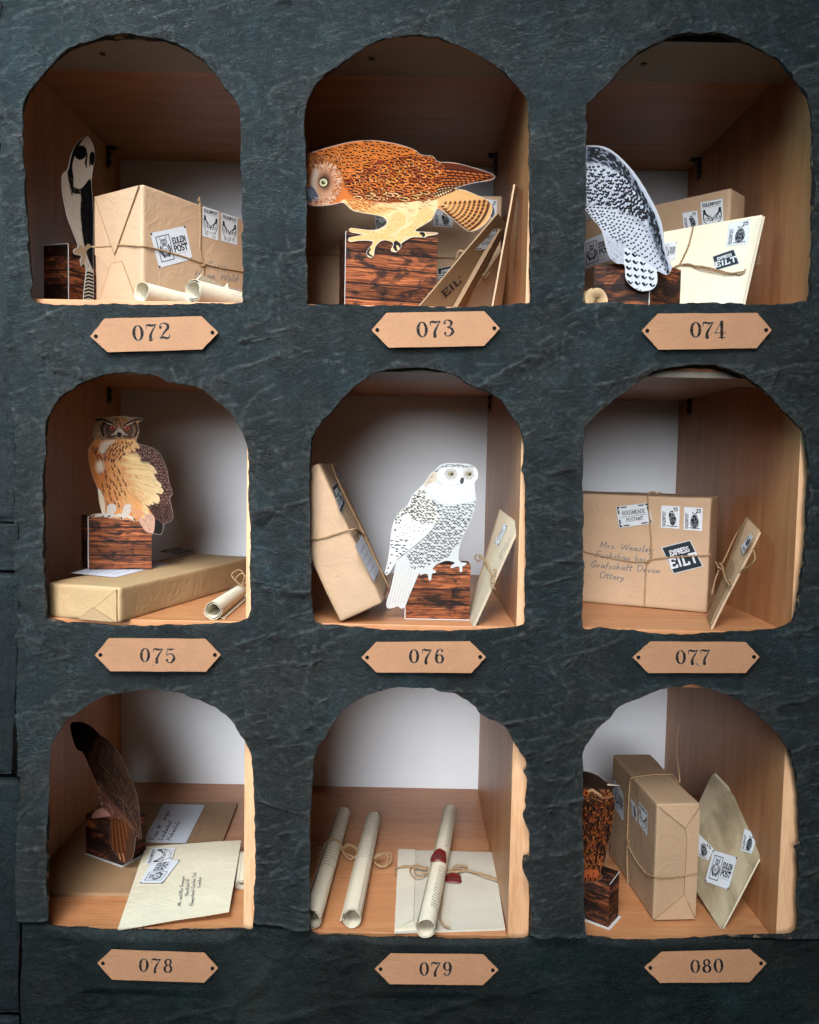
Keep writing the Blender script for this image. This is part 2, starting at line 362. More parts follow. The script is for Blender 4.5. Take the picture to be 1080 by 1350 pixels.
def owl_pied():
    rng = np.random.default_rng(72)
    out = [(268,35),(290,45),(308,80),(318,140),(308,190),(300,260),(305,330),(310,450),(308,600),(308,850),(265,848),(265,780),(275,690),(262,660),(250,672),(245,640),(252,625),(215,612),(215,590),(235,575),(215,520),(185,440),(168,370),(155,280),(160,220),(185,200),(200,130),(225,75)]
    cv, P = owl_base(out, 1.0, (226, 208, 188), border=1.2)
    K = (16, 15, 16)
    cv.poly(smooth_path([(268,30),(225,72),(198,130),(182,205),(190,270),(205,330),(212,250),(206,190),(212,150),(240,80),(272,48)], True), K, soft=3)
    cv.poly(smooth_path([(195,250),(215,285),(250,290),(285,250),(296,250),(315,330),(320,600),(315,700),(285,640),(262,560),(250,470),(245,400),(248,335),(240,320),(215,318),(200,300)], True), K, soft=3)
    cv.poly(smooth_path([(264,45),(290,50),(298,90),(285,105),(270,80),(245,80)], True), (226, 208, 188), soft=6)
    cv.ell(247, 116, 30, 36, K, soft=3, rot=.3); cv.ell(304, 145, 16, 34, K, soft=3)
    cv.stroke([(278,120),(272,165),(275,190)], [3,6,2], (40,34,32)); cv.stroke([(292,150),(290,180)], 3, (60,50,46))
    for q in range(160):
        x, y = rng.uniform(165, 250), rng.uniform(240, 570)
        cv.stroke([(x, y), (x + 4, y + rng.uniform(10, 22))], .9, jit((186,166,146), rng), .5)
    for q in range(120):
        x, y = rng.uniform(245, 312), rng.uniform(300, 680)
        cv.stroke([(x, y), (x + 2, y + 18)], 1.1, (50, 44, 42), .5)
    cv.poly([(255,700),(320,690),(320,860),(255,860)], (222,206,180))
    for i in range(9): cv.stroke([(262, 712 + i * 17), (285, 704 + i * 17), (312, 714 + i * 17)], 4.6, K)
    for x0, y0, x1, y1 in ((245,580,220,605),(255,590,235,612),(265,600,262,650),(262,600,250,660),(285,575,262,600)): cv.stroke([(x0,y0),(x1,y1)], [11,7], (196,164,128))
    cv.clip = None
    return cv, P

def owl_tawny():
    rng = np.random.default_rng(73)
    out = [(-34,250),(-20,170),(0,130),(20,118),(80,98),(150,78),(230,60),(320,54),(400,62),(470,78),(530,100),(560,122),(612,128),(640,155),(700,158),(760,170),(830,190),(893,212),(910,230),(880,245),(800,258),(725,282),(765,290),(820,312),(870,335),(895,362),(893,400),(870,442),(830,475),(790,487),(760,470),(700,420),(640,378),(624,402),(610,430),(572,455),(530,482),(570,488),(632,492),(634,500),(590,508),(575,515),(520,514),(485,530),(465,545),(464,562),(440,585),(415,575),(428,545),(400,530),(370,532),(342,560),(332,606),(308,608),(300,585),(312,565),(330,535),(270,530),(222,536),(218,516),(280,502),(225,490),(222,470),(270,475),(335,480),(382,462),(396,440),(370,415),(290,400),(230,385),(190,350),(150,357),(100,364),(50,365),(20,350),(0,310),(-20,290)]
    cv, P = owl_base(out, .62, (206, 112, 48), border=1.4)
    cv.poly([(200, 425), (650, 425), (650, 620), (200, 620)], (226, 200, 150))
    # tail
    tail = [(620,340),(720,284),(780,292),(875,335),(898,365),(893,405),(868,445),(830,478),(788,490),(755,470),(690,415)]
    cv.poly(tail, (224,170,110), soft=3)
    for i in range(9):
        a = i / 8.0; p0 = np.array([655, 355]); d0 = np.array([880, 345]); d1 = np.array([785, 485]); e = d0 + (d1 - d0) * a
        cv.stroke([p0 + (e - p0) * .12, e], [4, 9], jit((222,150,84), rng))
    for t in np.linspace(.14, .97, 10):
        p0 = np.array([640, 350]); q = [p0 + (np.array(e) - p0) * t for e in ((890,340),(875,395),(840,450),(785,488),(750,478))]
        cv.stroke(smooth_path(q), 4.2 + 2.8 * t, (66,22,10), .92)
    for i in range(8):
        a = (i + .5) / 8.0; e = np.array([885, 345]) + (np.array([785, 487]) - [885, 345]) * a
        cv.stroke([(665,360), e], 1.1, (238,190,130), .6)
    # belly
    belly = smooth_path([(180,340),(260,340),(380,352),(500,345),(600,330),(640,345),(625,400),(570,450),(480,470),(400,430),(300,405),(225,388)], True)
    cv.poly(belly, (240,208,154), soft=10)
    cv.poly(smooth_path([(200,345),(320,360),(430,372),(360,410),(260,395)], True), (228,168,96), .8, soft=24)
    for q in range(150):
        x, y = rng.uniform(190, 640), rng.uniform(330, 455)
        if in_poly(belly, x, y):
            L = rng.uniform(14, 34); cv.stroke([(x, y), (x - L * .5, y - L * .08), (x - L, y - L * .25)], [1.0, 1.5, .6], jit((130,70,30), rng) if y < 395 else (226,186,128), .75)
    # primaries, long and dark, under the coverts
    cv.poly([(560, 130), (640, 155), (760, 170), (893, 212), (910, 232), (800, 258), (640, 300), (560, 300)], (96, 40, 18), soft=4)
    for i in range(9):
        a = i / 8.0; x0, y0 = 560 + 20 * a, 190 + a * 150; x1, y1 = 905 - 190 * a, 222 + 66 * a
        cv.stroke([(x0, y0), ((x0 + x1) / 2, (y0 + y1) / 2 - 4), (x1, y1)], [14, 11, 5], (58,22,10))
        cv.stroke([(x0, y0 + 3), ((x0 + x1) / 2, (y0 + y1) / 2 - 1), (x1 - 8, y1)], [9, 6, 2], jit((204,104,44) if i < 6 else (236,196,140), rng))
        for t in np.linspace(.25, .95, 9): cv.stroke([(x0 + (x1 - x0) * t - 6, y0 + (y1 - y0) * t - 8), (x0 + (x1 - x0) * t + 2, y0 + (y1 - y0) * t + 7)], 3.4, (52,18,10), .85)
    # wing coverts: rows of scalloped feathers, laid tail to head
    wing = smooth_path([(200,215),(260,170),(340,140),(430,120),(540,112),(612,128),(640,158),(648,215),(640,262),(600,320),(520,345),(420,348),(320,342),(240,320),(205,280)], True)
    cv.poly(wing, (150,64,24), soft=4)
    for x, y in seeds(wing, 27, rng, 0.12):
        f = (y - 120) / 230.0
        L = 38 + 12 * rng.random(); w = 10.5
        base = (222,122,48) if rng.random() < .62 else (176,80,30)
        if f > .78: base = (230,168,104) if rng.random() < .4 else (196,112,60)
        cv.feather(x - 16, y - 4, .18 + rng.uniform(-.12, .12), L, w, jit(base, rng, 22), (44,14,6), (58,20,8), .36, 1.0, 3.2)
        if rng.random() < .35: cv.stroke([(x + 10, y - 6), (x + 15, y), (x + 10, y + 6)], 1.6, (246,196,130), .8)
    for q in range(200):
        x, y = rng.uniform(210, 640), rng.uniform(130, 345)
        if in_poly(wing, x, y): cv.stroke([(x, y), (x + rng.uniform(5, 14), y + 3)], 1.5, (50,18,8), .8)
    # mantle: orange with dark drops
    man = smooth_path([(30,125),(90,100),(170,78),(260,60),(340,58),(430,72),(520,100),(560,124),(500,122),(400,135),(310,155),(240,190),(200,240),(180,200),(130,140),(60,140)], True)
    cv.poly(man, (222,124,46), soft=4)
    for x, y in seeds(man, 20, rng, .1):
        cv.feather(x - 8, y, .2 + rng.uniform(-.2, .2), 25, 7, jit((230,134,52), rng, 16), (170,78,24), (52,18,6), .46, 1, 1.6)
    for x, y in seeds([(180,330),(240,325),(330,345),(300,378),(215,372)], 16, rng, .1):
        cv.feather(x, y, .5, 20, 5, jit((232,150,80), rng), (170,92,40), (100,50,20), .3)
    # head and facial disc
    cv.poly(smooth_path([(-40,170),(0,125),(40,118),(110,140),(160,175),(190,230),(180,290),(150,340),(100,362),(40,368),(-40,320)], True), (176,100,50), soft=6)
    for q in range(260):
        x, y = rng.uniform(-30, 190), rng.uniform(118, 190)
        cv.stroke([(x, y), (x + 4, y + 8)], 1.8, jit((88,40,18) if rng.random() < .6 else (226,150,84), rng), .8)
    for q in range(220):
        a = rng.uniform(-2.2, 1.6); r0 = rng.uniform(50, 84)
        x, y = 95 + r0 * math.cos(a), 258 + r0 * 1.15 * math.sin(a)
        cv.stroke([(x, y), (x + 9 * math.cos(a), y + 9 * math.sin(a))], 1.5, jit((236,206,178) if rng.random() < .6 else (150,92,60), rng), .75)
    cv.ell(92, 262, 52, 74, (206,158,124), .75, soft=24)
    cv.poly(smooth_path([(50,190),(72,200),(60,260),(70,330),(40,330),(36,250)], True), (224,206,190), .8, soft=14)
    cv.ell(104, 250, 30, 44, (92,54,36), .85, soft=22); cv.ell(97, 252, 26, 27, (60,36,26), .9, soft=8)
    cv.ell(95, 254, 18, 18, (236,228,190)); cv.ell(95, 254, 14, 14, (196,186,130)); cv.ell(95, 254, 8.5, 9, (16,14,12)); cv.ell(98, 250, 2.6, 2.6, (250,250,245))
    cv.ell(14, 232, 14, 34, (84,52,36), .85, soft=12); cv.ell(12, 245, 6, 16, (226,216,176)); cv.ell(10, 246, 4, 9, (20,16,14))
    cv.poly(smooth_path([(12,290),(36,272),(60,295),(75,330),(60,345),(40,340),(30,352),(15,330)], True), (92,98,116), soft=4)
    cv.poly(smooth_path([(18,292),(34,282),(46,300),(40,330),(26,320)], True), (126,134,152), .8, soft=8)
    for q in range(60):
        x, y = rng.uniform(40, 150), rng.uniform(320, 360); cv.stroke([(x, y), (x + 8, y + 4)], 1.4, jit((226,190,160), rng), .7)
    # legs and toes
    leg = (224,190,126)
    for pts, r in (([(450,430),(405,488),(352,512)], [36,17,13]), ([(580,405),(522,468),(460,500)], [34,17,12]), ([(352,510),(300,486),(232,480)], [15,10,8]), ([(352,512),(280,515),(228,522)], [15,11,9]),
                   ([(355,512),(335,545),(318,575)], [15,11,9]), ([(370,510),(420,525),(440,535)], [14,10,9]), ([(470,495),(520,498),(565,500)], [14,10,9]), ([(465,500),(455,530),(445,545)], [13,10,8])):
        cv.stroke(pts, r, leg, soft=2)
    for q in range(260):
        x, y = rng.uniform(230, 600), rng.uniform(420, 540)
        cv.stroke([(x, y), (x - 5, y + 6)], 1.2, jit((186,140,78) if rng.random() < .6 else (244,222,170), rng), .6)
    for pts in ([(310,570),(305,590),(328,606)], [(430,548),(438,570),(446,578)], [(440,540),(456,550),(460,566)], [(562,494),(572,502),(566,514)]): cv.stroke(smooth_path(pts), np.linspace(10, 3, len(smooth_path(pts))), (34,30,34))
    cv.stroke([(585,494),(630,496)], 3, (200,150,110)); cv.stroke([(225,480),(228,522)], 1, (190,150,100))
    cv.clip = None
    return cv, P

def owl_hawk():
    rng = np.random.default_rng(74)
    out = [(-45,120),(0,70),(40,52),(120,55),(180,80),(240,130),(300,195),(350,265),(400,350),(440,430),(465,500),(480,600),(500,690),(522,742),(495,788),(440,765),(440,800),(435,840),(410,870),(360,880),(320,870),(280,840),(258,800),(255,740),(240,725),(210,722),(170,690),(150,640),(120,530),(70,470),(30,420),(-45,380)]
    cv, P = owl_base(out, .62, (190, 194, 206), border=1.6)
    K = (18, 20, 28)
    edge = np.array(smooth_path([(40,60),(120,66),(190,100),(250,160),(310,240),(360,325),(410,415),(445,500),(465,600),(490,700),(508,760)]))
    inner = np.array(smooth_path([(30,150),(110,155),(180,185),(240,235),(290,300),(330,370),(365,440),(395,520),(420,600),(450,690),(490,760)]))
    band = np.vstack([edge, inner[::-1]])
    cv.poly(band, (92,98,112), soft=10)
    for x, y in seeds(band, 13, rng, 1.0):
        i = int(np.argmin(np.hypot(*(edge - (x, y)).T))); d = edge[min(i + 3, len(edge) - 1)] - edge[max(i - 3, 0)]; a = math.atan2(d[1], d[0]) + .15
        cv.feather(x, y, a, 26, 4.5, K if rng.random() < .75 else (130,138,154), None, None)
    cv.stroke(inner, 1.6, (206,212,224), .7)
    # mantle scallops
    man = smooth_path([(-45,150),(40,145),(125,152),(205,195),(270,250),(325,330),(362,420),(330,470),(270,440),(180,400),(80,380),(20,385),(-45,370)], True)
    for x, y in seeds(man, 24, rng, 1.0):
        f = min(1, max(0, (x + y - 200) / 520)); a = 1.75 - .9 * f + rng.uniform(-.2, .2)
        w = 5 + 6 * f
        cv.feather(x, y, a, 20 + 20 * f, w, jit((184,188,202), rng, 16), None, None)
        ex, ey = x + math.cos(a) * (16 + 16 * f), y + math.sin(a) * (16 + 16 * f)
        n = (-math.sin(a), math.cos(a))
        cv.stroke(smooth_path([(ex - n[0] * w, ey - n[1] * w), (ex + math.cos(a) * 6, ey + math.sin(a) * 6), (ex + n[0] * w, ey + n[1] * w)]), 4.0 + 2.4 * f, K)
    # lower breast and wing: rows of dashes
    low = smooth_path([(-45,385),(60,390),(180,405),(280,445),(345,470),(390,520),(425,620),(470,720),(490,775),(440,755),(360,700),(280,640),(200,590),(130,530),(60,460)], True)
    cv.poly(low, (206,210,222), .7, soft=8)
    for j, off in enumerate(np.linspace(0, 1, 13)):
        for i in range(16):
            t = i / 15.0
            x = -10 + 60 * off + t * (330 + 120 * off) + rng.uniform(-4, 4); y = 400 + 20 * t + off * (120 + 250 * t) + rng.uniform(-4, 4)
            if not in_poly(low, x, y): continue
            a = .75 + .35 * t
            cv.stroke([(x - 7 * math.cos(a), y + 5 * math.sin(a) - 6), (x, y), (x + 8 * math.cos(a), y + 2 - 7 * math.sin(a))], [2.6, 5.0, 2.8], K)
    for i in range(5):
        a0 = np.array([330 + i * 14, 470 + i * 10]); a1 = np.array([430 + i * 18, 690 + i * 18]); cv.stroke([a0, (a0 + a1) / 2 + [10, -6], a1], 1.6, (110,118,134), .8)
    # legs fluff
    for q in range(90):
        x, y = rng.uniform(150, 250), rng.uniform(560, 720); cv.stroke([(x, y), (x + 3, y + 8)], 1.8, jit((120,126,146), rng), .7)
    # tail
    tail = smooth_path([(252,640),(300,660),(380,720),(440,762),(442,830),(412,872),(360,882),(318,872),(278,842),(256,800)], True)
    cv.poly(tail, (222,226,236), soft=2)
    for i, r in enumerate(np.linspace(20, 225, 6)):
        for k2 in range(4):
            x = 268 + k2 * 42 + 4 * i; y = 648 + r * (1 - .02 * k2) + k2 * 9
            if in_poly(tail, x + 8, y): cv.stroke(smooth_path([(x - 9, y - 6), (x + 2, y + 5), (x + 14, y - 3)]), np.linspace(7.5, 4, len(smooth_path([(0, 0), (1, 1), (2, 0)]))), K)
    for k2 in range(4): cv.stroke([(290 + k2 * 34, 680 + k2 * 20), (298 + k2 * 38, 872 - k2 * 6)], 1.4, (180,186,200), .8)
    cv.clip = None
    return cv, P

def owl_eagle():
    rng = np.random.default_rng(75)
    out = [(155,90),(165,68),(200,62),(270,64),(330,52),(400,54),(450,66),(520,68),(545,82),(520,95),(500,110),(512,170),(500,220),(490,245),(495,268),(560,290),(640,320),(690,370),(715,430),(742,490),(750,570),(778,640),(780,690),(760,720),(785,830),(785,880),(760,910),(715,925),(705,985),(685,1010),(640,1005),(600,995),(560,980),(510,900),(490,905),(440,895),(365,890),(280,878),(225,870),(125,872),(130,850),(180,840),(210,835),(190,760),(175,640),(130,520),(100,380),(105,310),(140,260),(160,240),(140,215),(150,150),(175,110)]
    cv, P = owl_base(out, .55, (214, 134, 74), border=1.2)
    K = (34, 22, 18)
    # dark wing
    wing = smooth_path([(415,300),(470,280),(560,290),(640,322),(690,370),(720,450),(750,570),(780,680),(765,720),(788,860),(760,912),(700,925),(640,870),(590,800),(560,740),(640,730),(665,610),(600,520),(620,455),(520,430),(510,385),(420,350)], True)
    cv.poly(wing, (74,48,42), soft=4)
    for x, y in seeds(wing, 32, rng, 1.25):
        cv.feather(x - 6, y - 20, 1.25 + rng.uniform(-.25, .15), 44, 13, jit((112,76,66), rng, 12), K, (60,38,32), .35, 1, 4)
        cv.stroke([(x - 8, y + 8), (x + 4, y + 18), (x + 12, y + 8)], 2.2, (170,132,116), .7)
    for x, y in seeds([(560,735),(640,780),(770,800),(785,880),(720,925),(640,870)], 30, rng, 1.4): cv.feather(x, y - 30, 1.35, 70, 12, jit((96,64,56), rng), K, (44,28,24), .3, 1, 4)
    cv.poly(smooth_path([(640,890),(700,930),(708,985),(685,1012),(630,1005)], True), (24,18,18), soft=3)
    cv.poly(smooth_path([(510,890),(570,830),(635,870),(630,990),(590,995)], True), (206,164,142), soft=4)
    for q in range(50):
        x, y = rng.uniform(540, 630), rng.uniform(850, 980); cv.stroke([(x, y), (x + 8, y + 18)], 1.8, jit((160,110,90), rng), .5)
    # breast
    br = smooth_path([(110,330),(150,265),(250,250),(330,240),(440,235),(490,262),(420,310),(420,350),(510,385),(520,430),(615,455),(600,520),(660,610),(640,725),(560,735),(575,800),(540,840),(480,830),(380,780),(330,830),(230,838),(190,740),(170,620),(125,500)], True)
    cv.poly(br, (220,140,78), soft=5)
    for x, y in seeds(br, 34, rng, 1.3):
        f = np.clip((x - 180) / 420, 0, 1); a = 1.45 - .75 * f
        c = tuple(np.array((212,124,62)) * (1 - f) + np.array((246,214,160)) * f)
        if x < 200 and y > 600: c = (240,214,176)
        cv.feather(x, y, a + rng.uniform(-.1, .1), 62, 15, jit(c, rng, 12), tuple(np.clip(np.array(c) * .82, 0, 255)), None, .3, .85, 2)
    for x0, y0, L, a in ((380,380,130,.12),(360,440,240,.14),(400,500,220,.1),(430,560,230,.35),(470,620,180,.4),(390,660,190,.75),(420,720,150,.85)):
        for o in (-20, 18, 0): cv.stroke([(x0 + 10 * abs(o) / 10, y0 + o * .6), (x0 + L * math.cos(a) * .6, y0 + o + L * math.sin(a) * .6), (x0 + (L - abs(o)) * math.cos(a), y0 + o * 1.25 + (L - abs(o)) * math.sin(a))], [4, 18, 19], jit((240,206,150) if y0 < 640 else (228,160,98), rng, 9), .6, soft=12)
    for x0, y0, L, a in ((400,370,100,.12),(390,430,210,.14),(420,470,180,.12),(440,520,190,.16),(450,570,200,.33),(480,620,160,.4),(420,660,170,.72),(450,720,120,.85)): cv.stroke([(x0, y0), (x0 + L * math.cos(a), y0 + L * math.sin(a))], [2.2, 1.2], (176,116,66), .7)
    for x, y in seeds([(120,300),(250,270),(420,240),(470,260),(420,310),(390,370),(300,420),(180,400)], 27, rng, 1): cv.stroke([(x, y), (x - 3, y + 14)], [4, 8], jit((70,34,20), rng), .85)
    for x, y in seeds([(150,420),(330,420),(420,600),(340,760),(230,760),(190,620)], 50, rng, 1): cv.stroke([(x, y), (x + 12, y + 34)], [3, 7], jit((84,44,26), rng), .85)
    for x, y, L in ((480,540,40),(420,470,30),(500,650,40),(560,600,36),(440,640,44)): cv.stroke([(x, y), (x + L, y + L * .55)], 2.2, (150,90,50), .7)
    cv.poly(smooth_path([(190,310),(220,260),(320,245),(260,300),(230,350),(195,350)], True), (232,214,194), .8, soft=26)
    cv.ell(195, 462, 32, 48, (240,226,206), .8, soft=34)
    cv.poly(smooth_path([(180,640),(230,720),(235,830),(210,835)], True), (240,226,200), .8, soft=12)
    # head
    cv.poly(smooth_path([(150,235),(142,190),(165,110),(190,85),(270,66),(330,54),(400,56),(450,68),(500,100),(512,170),(498,225),(470,240),(330,242),(230,245)], True), (158,118,84), soft=5)
    for q in range(260):
        x, y = rng.uniform(145, 512), rng.uniform(55, 245); cv.stroke([(x, y), (x + rng.uniform(-4, 4), y + 10)], 2.4, jit((92,58,42) if rng.random() < .6 else (196,156,116), rng), .55)
    for sx, ex, ey in ((-1, 293, 150), (1, 413, 151)):
        cv.poly(smooth_path([(ex + sx * 60, ey - 40), (ex + sx * 74, ey + 10), (ex + sx * 55, ey + 70), (ex, ey + 84), (ex - sx * 36, ey + 60), (ex - sx * 30, ey - 20), (ex + sx * 20, ey - 45)], True), (66,40,32), .85, soft=16)
        cv.stroke(smooth_path([(ex + sx * 66, ey - 45), (ex + sx * 84, ey), (ex + sx * 70, ey + 62)]), 8, K)
        cv.stroke(smooth_path([(ex + sx * 50, ey - 20), (ex + sx * 60, ey + 20), (ex + sx * 44, ey + 60)]), 5, (150,116,104), .8, soft=4)
        cv.stroke(smooth_path([(ex - sx * 32, ey - 15), (ex + sx * 25, ey - 52), (ex + sx * 80, ey - 72), (ex + sx * 128, ey - 66)]), np.linspace(5, 11, 19), K)
        cv.stroke(smooth_path([(ex - sx * 28, ey - 8), (ex + sx * 5, ey - 28), (ex + sx * 40, ey - 42)]), 4, (222,202,184), .85)
        cv.ell(ex, ey, 27, 24, (26,14,12)); cv.ell(ex, ey, 22, 19, (190,86,56)); cv.ell(ex, ey, 10, 10, (14,8,8)); cv.ell(ex - 5, ey - 6, 3.4, 3.4, (250,230,220))
    for q in range(40):
        x, y = rng.uniform(300, 400), rng.uniform(62, 130); cv.stroke([(x, y), (x + 2, y + 16)], 4, jit((196,120,76) if rng.random() < .5 else (80,44,32), rng), .7)
    cv.poly([(330,160),(352,148),(376,160),(400,195),(352,190),(300,200)], (196,180,166), .8, soft=6)
    cv.poly(smooth_path([(334,190),(352,182),(370,190),(366,214),(352,226),(338,214)], True), (22,20,22))
    cv.stroke([(290,205),(330,195)], 4, (214,200,190), .7); cv.stroke([(375,195),(415,205)], 4, (214,200,190), .7)
    # feet
    for pts, r in (([(290,800),(275,850)], [40,26]), ([(420,800),(395,855)], [36,24]), ([(285,845),(200,852),(135,860)], [16,12,7]), ([(280,850),(240,862),(215,866)], [14,10,6]), ([(390,850),(330,858),(265,862)], [16,12,7]), ([(395,850),(380,870),(370,882)], [14,10,7]), ([(400,850),(450,875),(475,890)], [15,12,7])):
        cv.stroke(pts, r, (212,200,188), soft=3)
    for pts in ([(150,856),(125,868)], [(222,862),(210,870)], [(275,860),(255,870)], [(372,876),(366,890)], [(470,884),(484,898)]): cv.stroke(pts, [6, 3], (30,28,32))
    cv.poly(smooth_path([(440,790),(545,830),(520,880),(480,860)], True), (220,150,110), .8, soft=8)
    cv.clip = None
    return cv, P

def owl_snowy():
    rng = np.random.default_rng(76)
    out = [(395,110),(430,75),(490,58),(560,60),(630,65),(680,85),(703,120),(700,165),(680,195),(682,260),(690,300),(685,360),(660,440),(625,520),(590,590),(575,640),(565,700),(565,745),(590,765),(622,768),(610,785),(592,795),(590,830),(575,828),(570,795),(545,795),(515,805),(512,790),(540,765),(480,752),(430,768),(400,785),(378,815),(400,822),(400,838),(375,845),(370,885),(355,890),(345,850),(320,845),(295,855),(290,840),(275,860),(250,920),(215,1000),(185,1075),(160,1092),(130,1075),(105,1085),(60,1088),(52,1050),(80,960),(105,850),(120,760),(85,820),(55,855),(42,830),(60,760),(75,660),(85,560),(105,470),(140,410),(200,360),(240,280),(300,225),(330,190),(360,140)]
    cv, P = owl_base(out, .55, (206, 205, 204), border=2.0)
    K = (34, 32, 38)
    back = smooth_path([(395,110),(350,160),(300,225),(245,290),(200,370),(140,410),(110,480),(200,500),(300,480),(400,490),(420,400),(360,300),(340,220),(400,190)], True)
    cv.poly(back, (224,216,206), .8, soft=14)
    cv.poly(smooth_path([(380,115),(330,190),(335,215),(395,190),(420,150)], True), (206,184,160), .8, soft=16)
    body = smooth_path([(330,230),(400,330),(520,355),(640,340),(685,310),(680,380),(650,460),(600,570),(560,640),(470,740),(380,770),(250,810),(190,720),(270,650),(400,480),(420,420)], True)
    def chev(x, y, s, r): cv.stroke([(x - s, y - s * .55), (x, y + s * .35), (x + s * .9, y - s * .25)], [r * .6, r * 1.25, r * .6], K, .92)
    for x, y in seeds(body, 25, rng, 1.2): chev(x, y, 10 + 3 * (y > 450), 3.4)
    for x, y in seeds(smooth_path([(300,235),(350,300),(410,350),(400,470),(340,500),(250,490),(150,400),(210,360),(250,290)], True), 22, rng, 1.2):
        chev(x, y, 9, 4.2 if x < 300 else 3.4)
    for x, y in seeds([(395,105),(450,68),(540,58),(650,72),(680,90),(640,95),(540,84),(450,98),(400,125)], 12, rng, 1): cv.stroke([(x, y), (x + 5, y + 3)], 2.9, K, .9)
    for x, y in seeds([(310,220),(370,130),(395,140),(345,230)], 13, rng, 1): cv.stroke([(x, y), (x + 3, y + 4)], 2, (110,90,72), .8)
    # wing
    wing = smooth_path([(110,470),(200,440),(330,500),(400,480),(380,530),(300,600),(200,690),(125,745),(60,840),(75,680),(90,560)], True)
    cv.poly(wing, (238,236,234), .9, soft=5)
    for i in range(9):
        x0, y0 = 330 - i * 26, 500 + i * 4; cv.stroke([(x0, y0), (x0 - 90, y0 + 70), (x0 - 150, y0 + 150)], [1.2, 1.5, .8], (168,162,158), .8)
    for x, y in seeds([(85,580),(130,600),(200,600),(215,650),(150,720),(80,740)], 34, rng, 1): cv.stroke([(x - 12, y - 3), (x, y + 3), (x + 14, y)], [2, 5.5, 2], K, .92)
    for x, y in seeds([(120,430),(160,400),(170,440),(120,520),(90,570)], 26, rng, 1): cv.stroke([(x - 8, y - 5), (x, y + 4), (x + 6, y - 6)], [2.5, 5, 2.5], K, .92)
    cv.stroke(smooth_path([(400,485),(385,520),(320,590),(230,665),(125,745)]), 2.6, (80,76,78))
    for x, y in seeds([(120,480),(220,450),(330,505),(390,490),(300,590),(200,680),(120,700),(100,600)], 40, rng, 1): cv.stroke([(x - 6, y - 3), (x, y + 2), (x + 6, y - 2)], [1.4, 3.0, 1.4], K, .85)
    cv.ell(195, 445, 36, 24, (226,224,222), .9, soft=8)
    for x, y in ((82,765),(68,800),(58,835)): cv.stroke([(x, y), (x - 4, y + 6)], 5, K)
    cv.stroke(smooth_path([(565,620),(545,650),(470,720),(400,780)]), 1.6, (110,104,104), .8)
    # tail
    for i in range(7):
        x0, x1 = 140 + i * 20, 70 + i * 20; cv.stroke([(x0, 780), (x1, 1070 - abs(i - 3) * 3)], [1.0, 1.6], (176,166,152), .8); cv.stroke([(x0 + 8, 790), (x1 + 10, 1065)], 3.5, (222,216,206), .6)
        for t in np.linspace(.2, .9, 9): cv.stroke([(x0 + (x1 - x0) * t, 780 + 290 * t), (x0 + (x1 - x0) * t + 6, 784 + 290 * t)], 1.5, (190,178,160), .7)
    # face
    cv.poly(smooth_path([(420,130),(440,95),(520,85),(585,110),(600,150),(580,195),(520,210),(450,205),(415,170)], True), (226,224,222), soft=6)
    cv.poly(smooth_path([(590,130),(620,95),(670,95),(700,130),(690,175),(650,198),(605,190),(592,160)], True), (226,224,222), soft=6)
    for ex, ey, rx in ((512,133,46), (640,134,40)):
        cv.ell(ex - 2, ey + 2, rx, 42, (176,168,158), .75, soft=30)
        for q in range(70):
            a = rng.uniform(0, 6.3); cv.stroke([(ex + rx * .6 * math.cos(a), ey + 25 * math.sin(a)), (ex + rx * math.cos(a), ey + 42 * math.sin(a))], .9, (150,140,130), .5)
        cv.ell(ex, ey, 21, 17, (70,62,58), .9, soft=4); cv.ell(ex + 2, ey, 17, 13.5, (196,174,120)); cv.ell(ex + 4, ey, 12, 11, (14,14,16)); cv.ell(ex + 1, ey - 5, 2.6, 2.6, (250,250,250))
    cv.poly(smooth_path([(590,158),(604,165),(602,190),(588,206),(574,190),(580,168)], True), (74,72,78), soft=3)
    cv.stroke(smooth_path([(425,185),(460,212),(530,215),(570,205)]), 2.4, (140,130,122), .7)
    cv.poly(smooth_path([(350,215),(440,212),(560,215),(660,205),(670,280),(640,330),(520,345),(410,320)], True), (224,224,225), .9, soft=14)
    for q in range(70):
        x, y = rng.uniform(370, 650), rng.uniform(225, 335); cv.stroke([(x - 8, y), (x, y + 4), (x + 8, y)], 1.4, (178,178,184), .7)
    for q in range(60):
        x, y = rng.uniform(545, 585), rng.uniform(640, 760); cv.stroke([(x, y), (x - 2, y + 12)], 1.2, (206,202,200), .7)
    cv.clip = None
    return cv, P

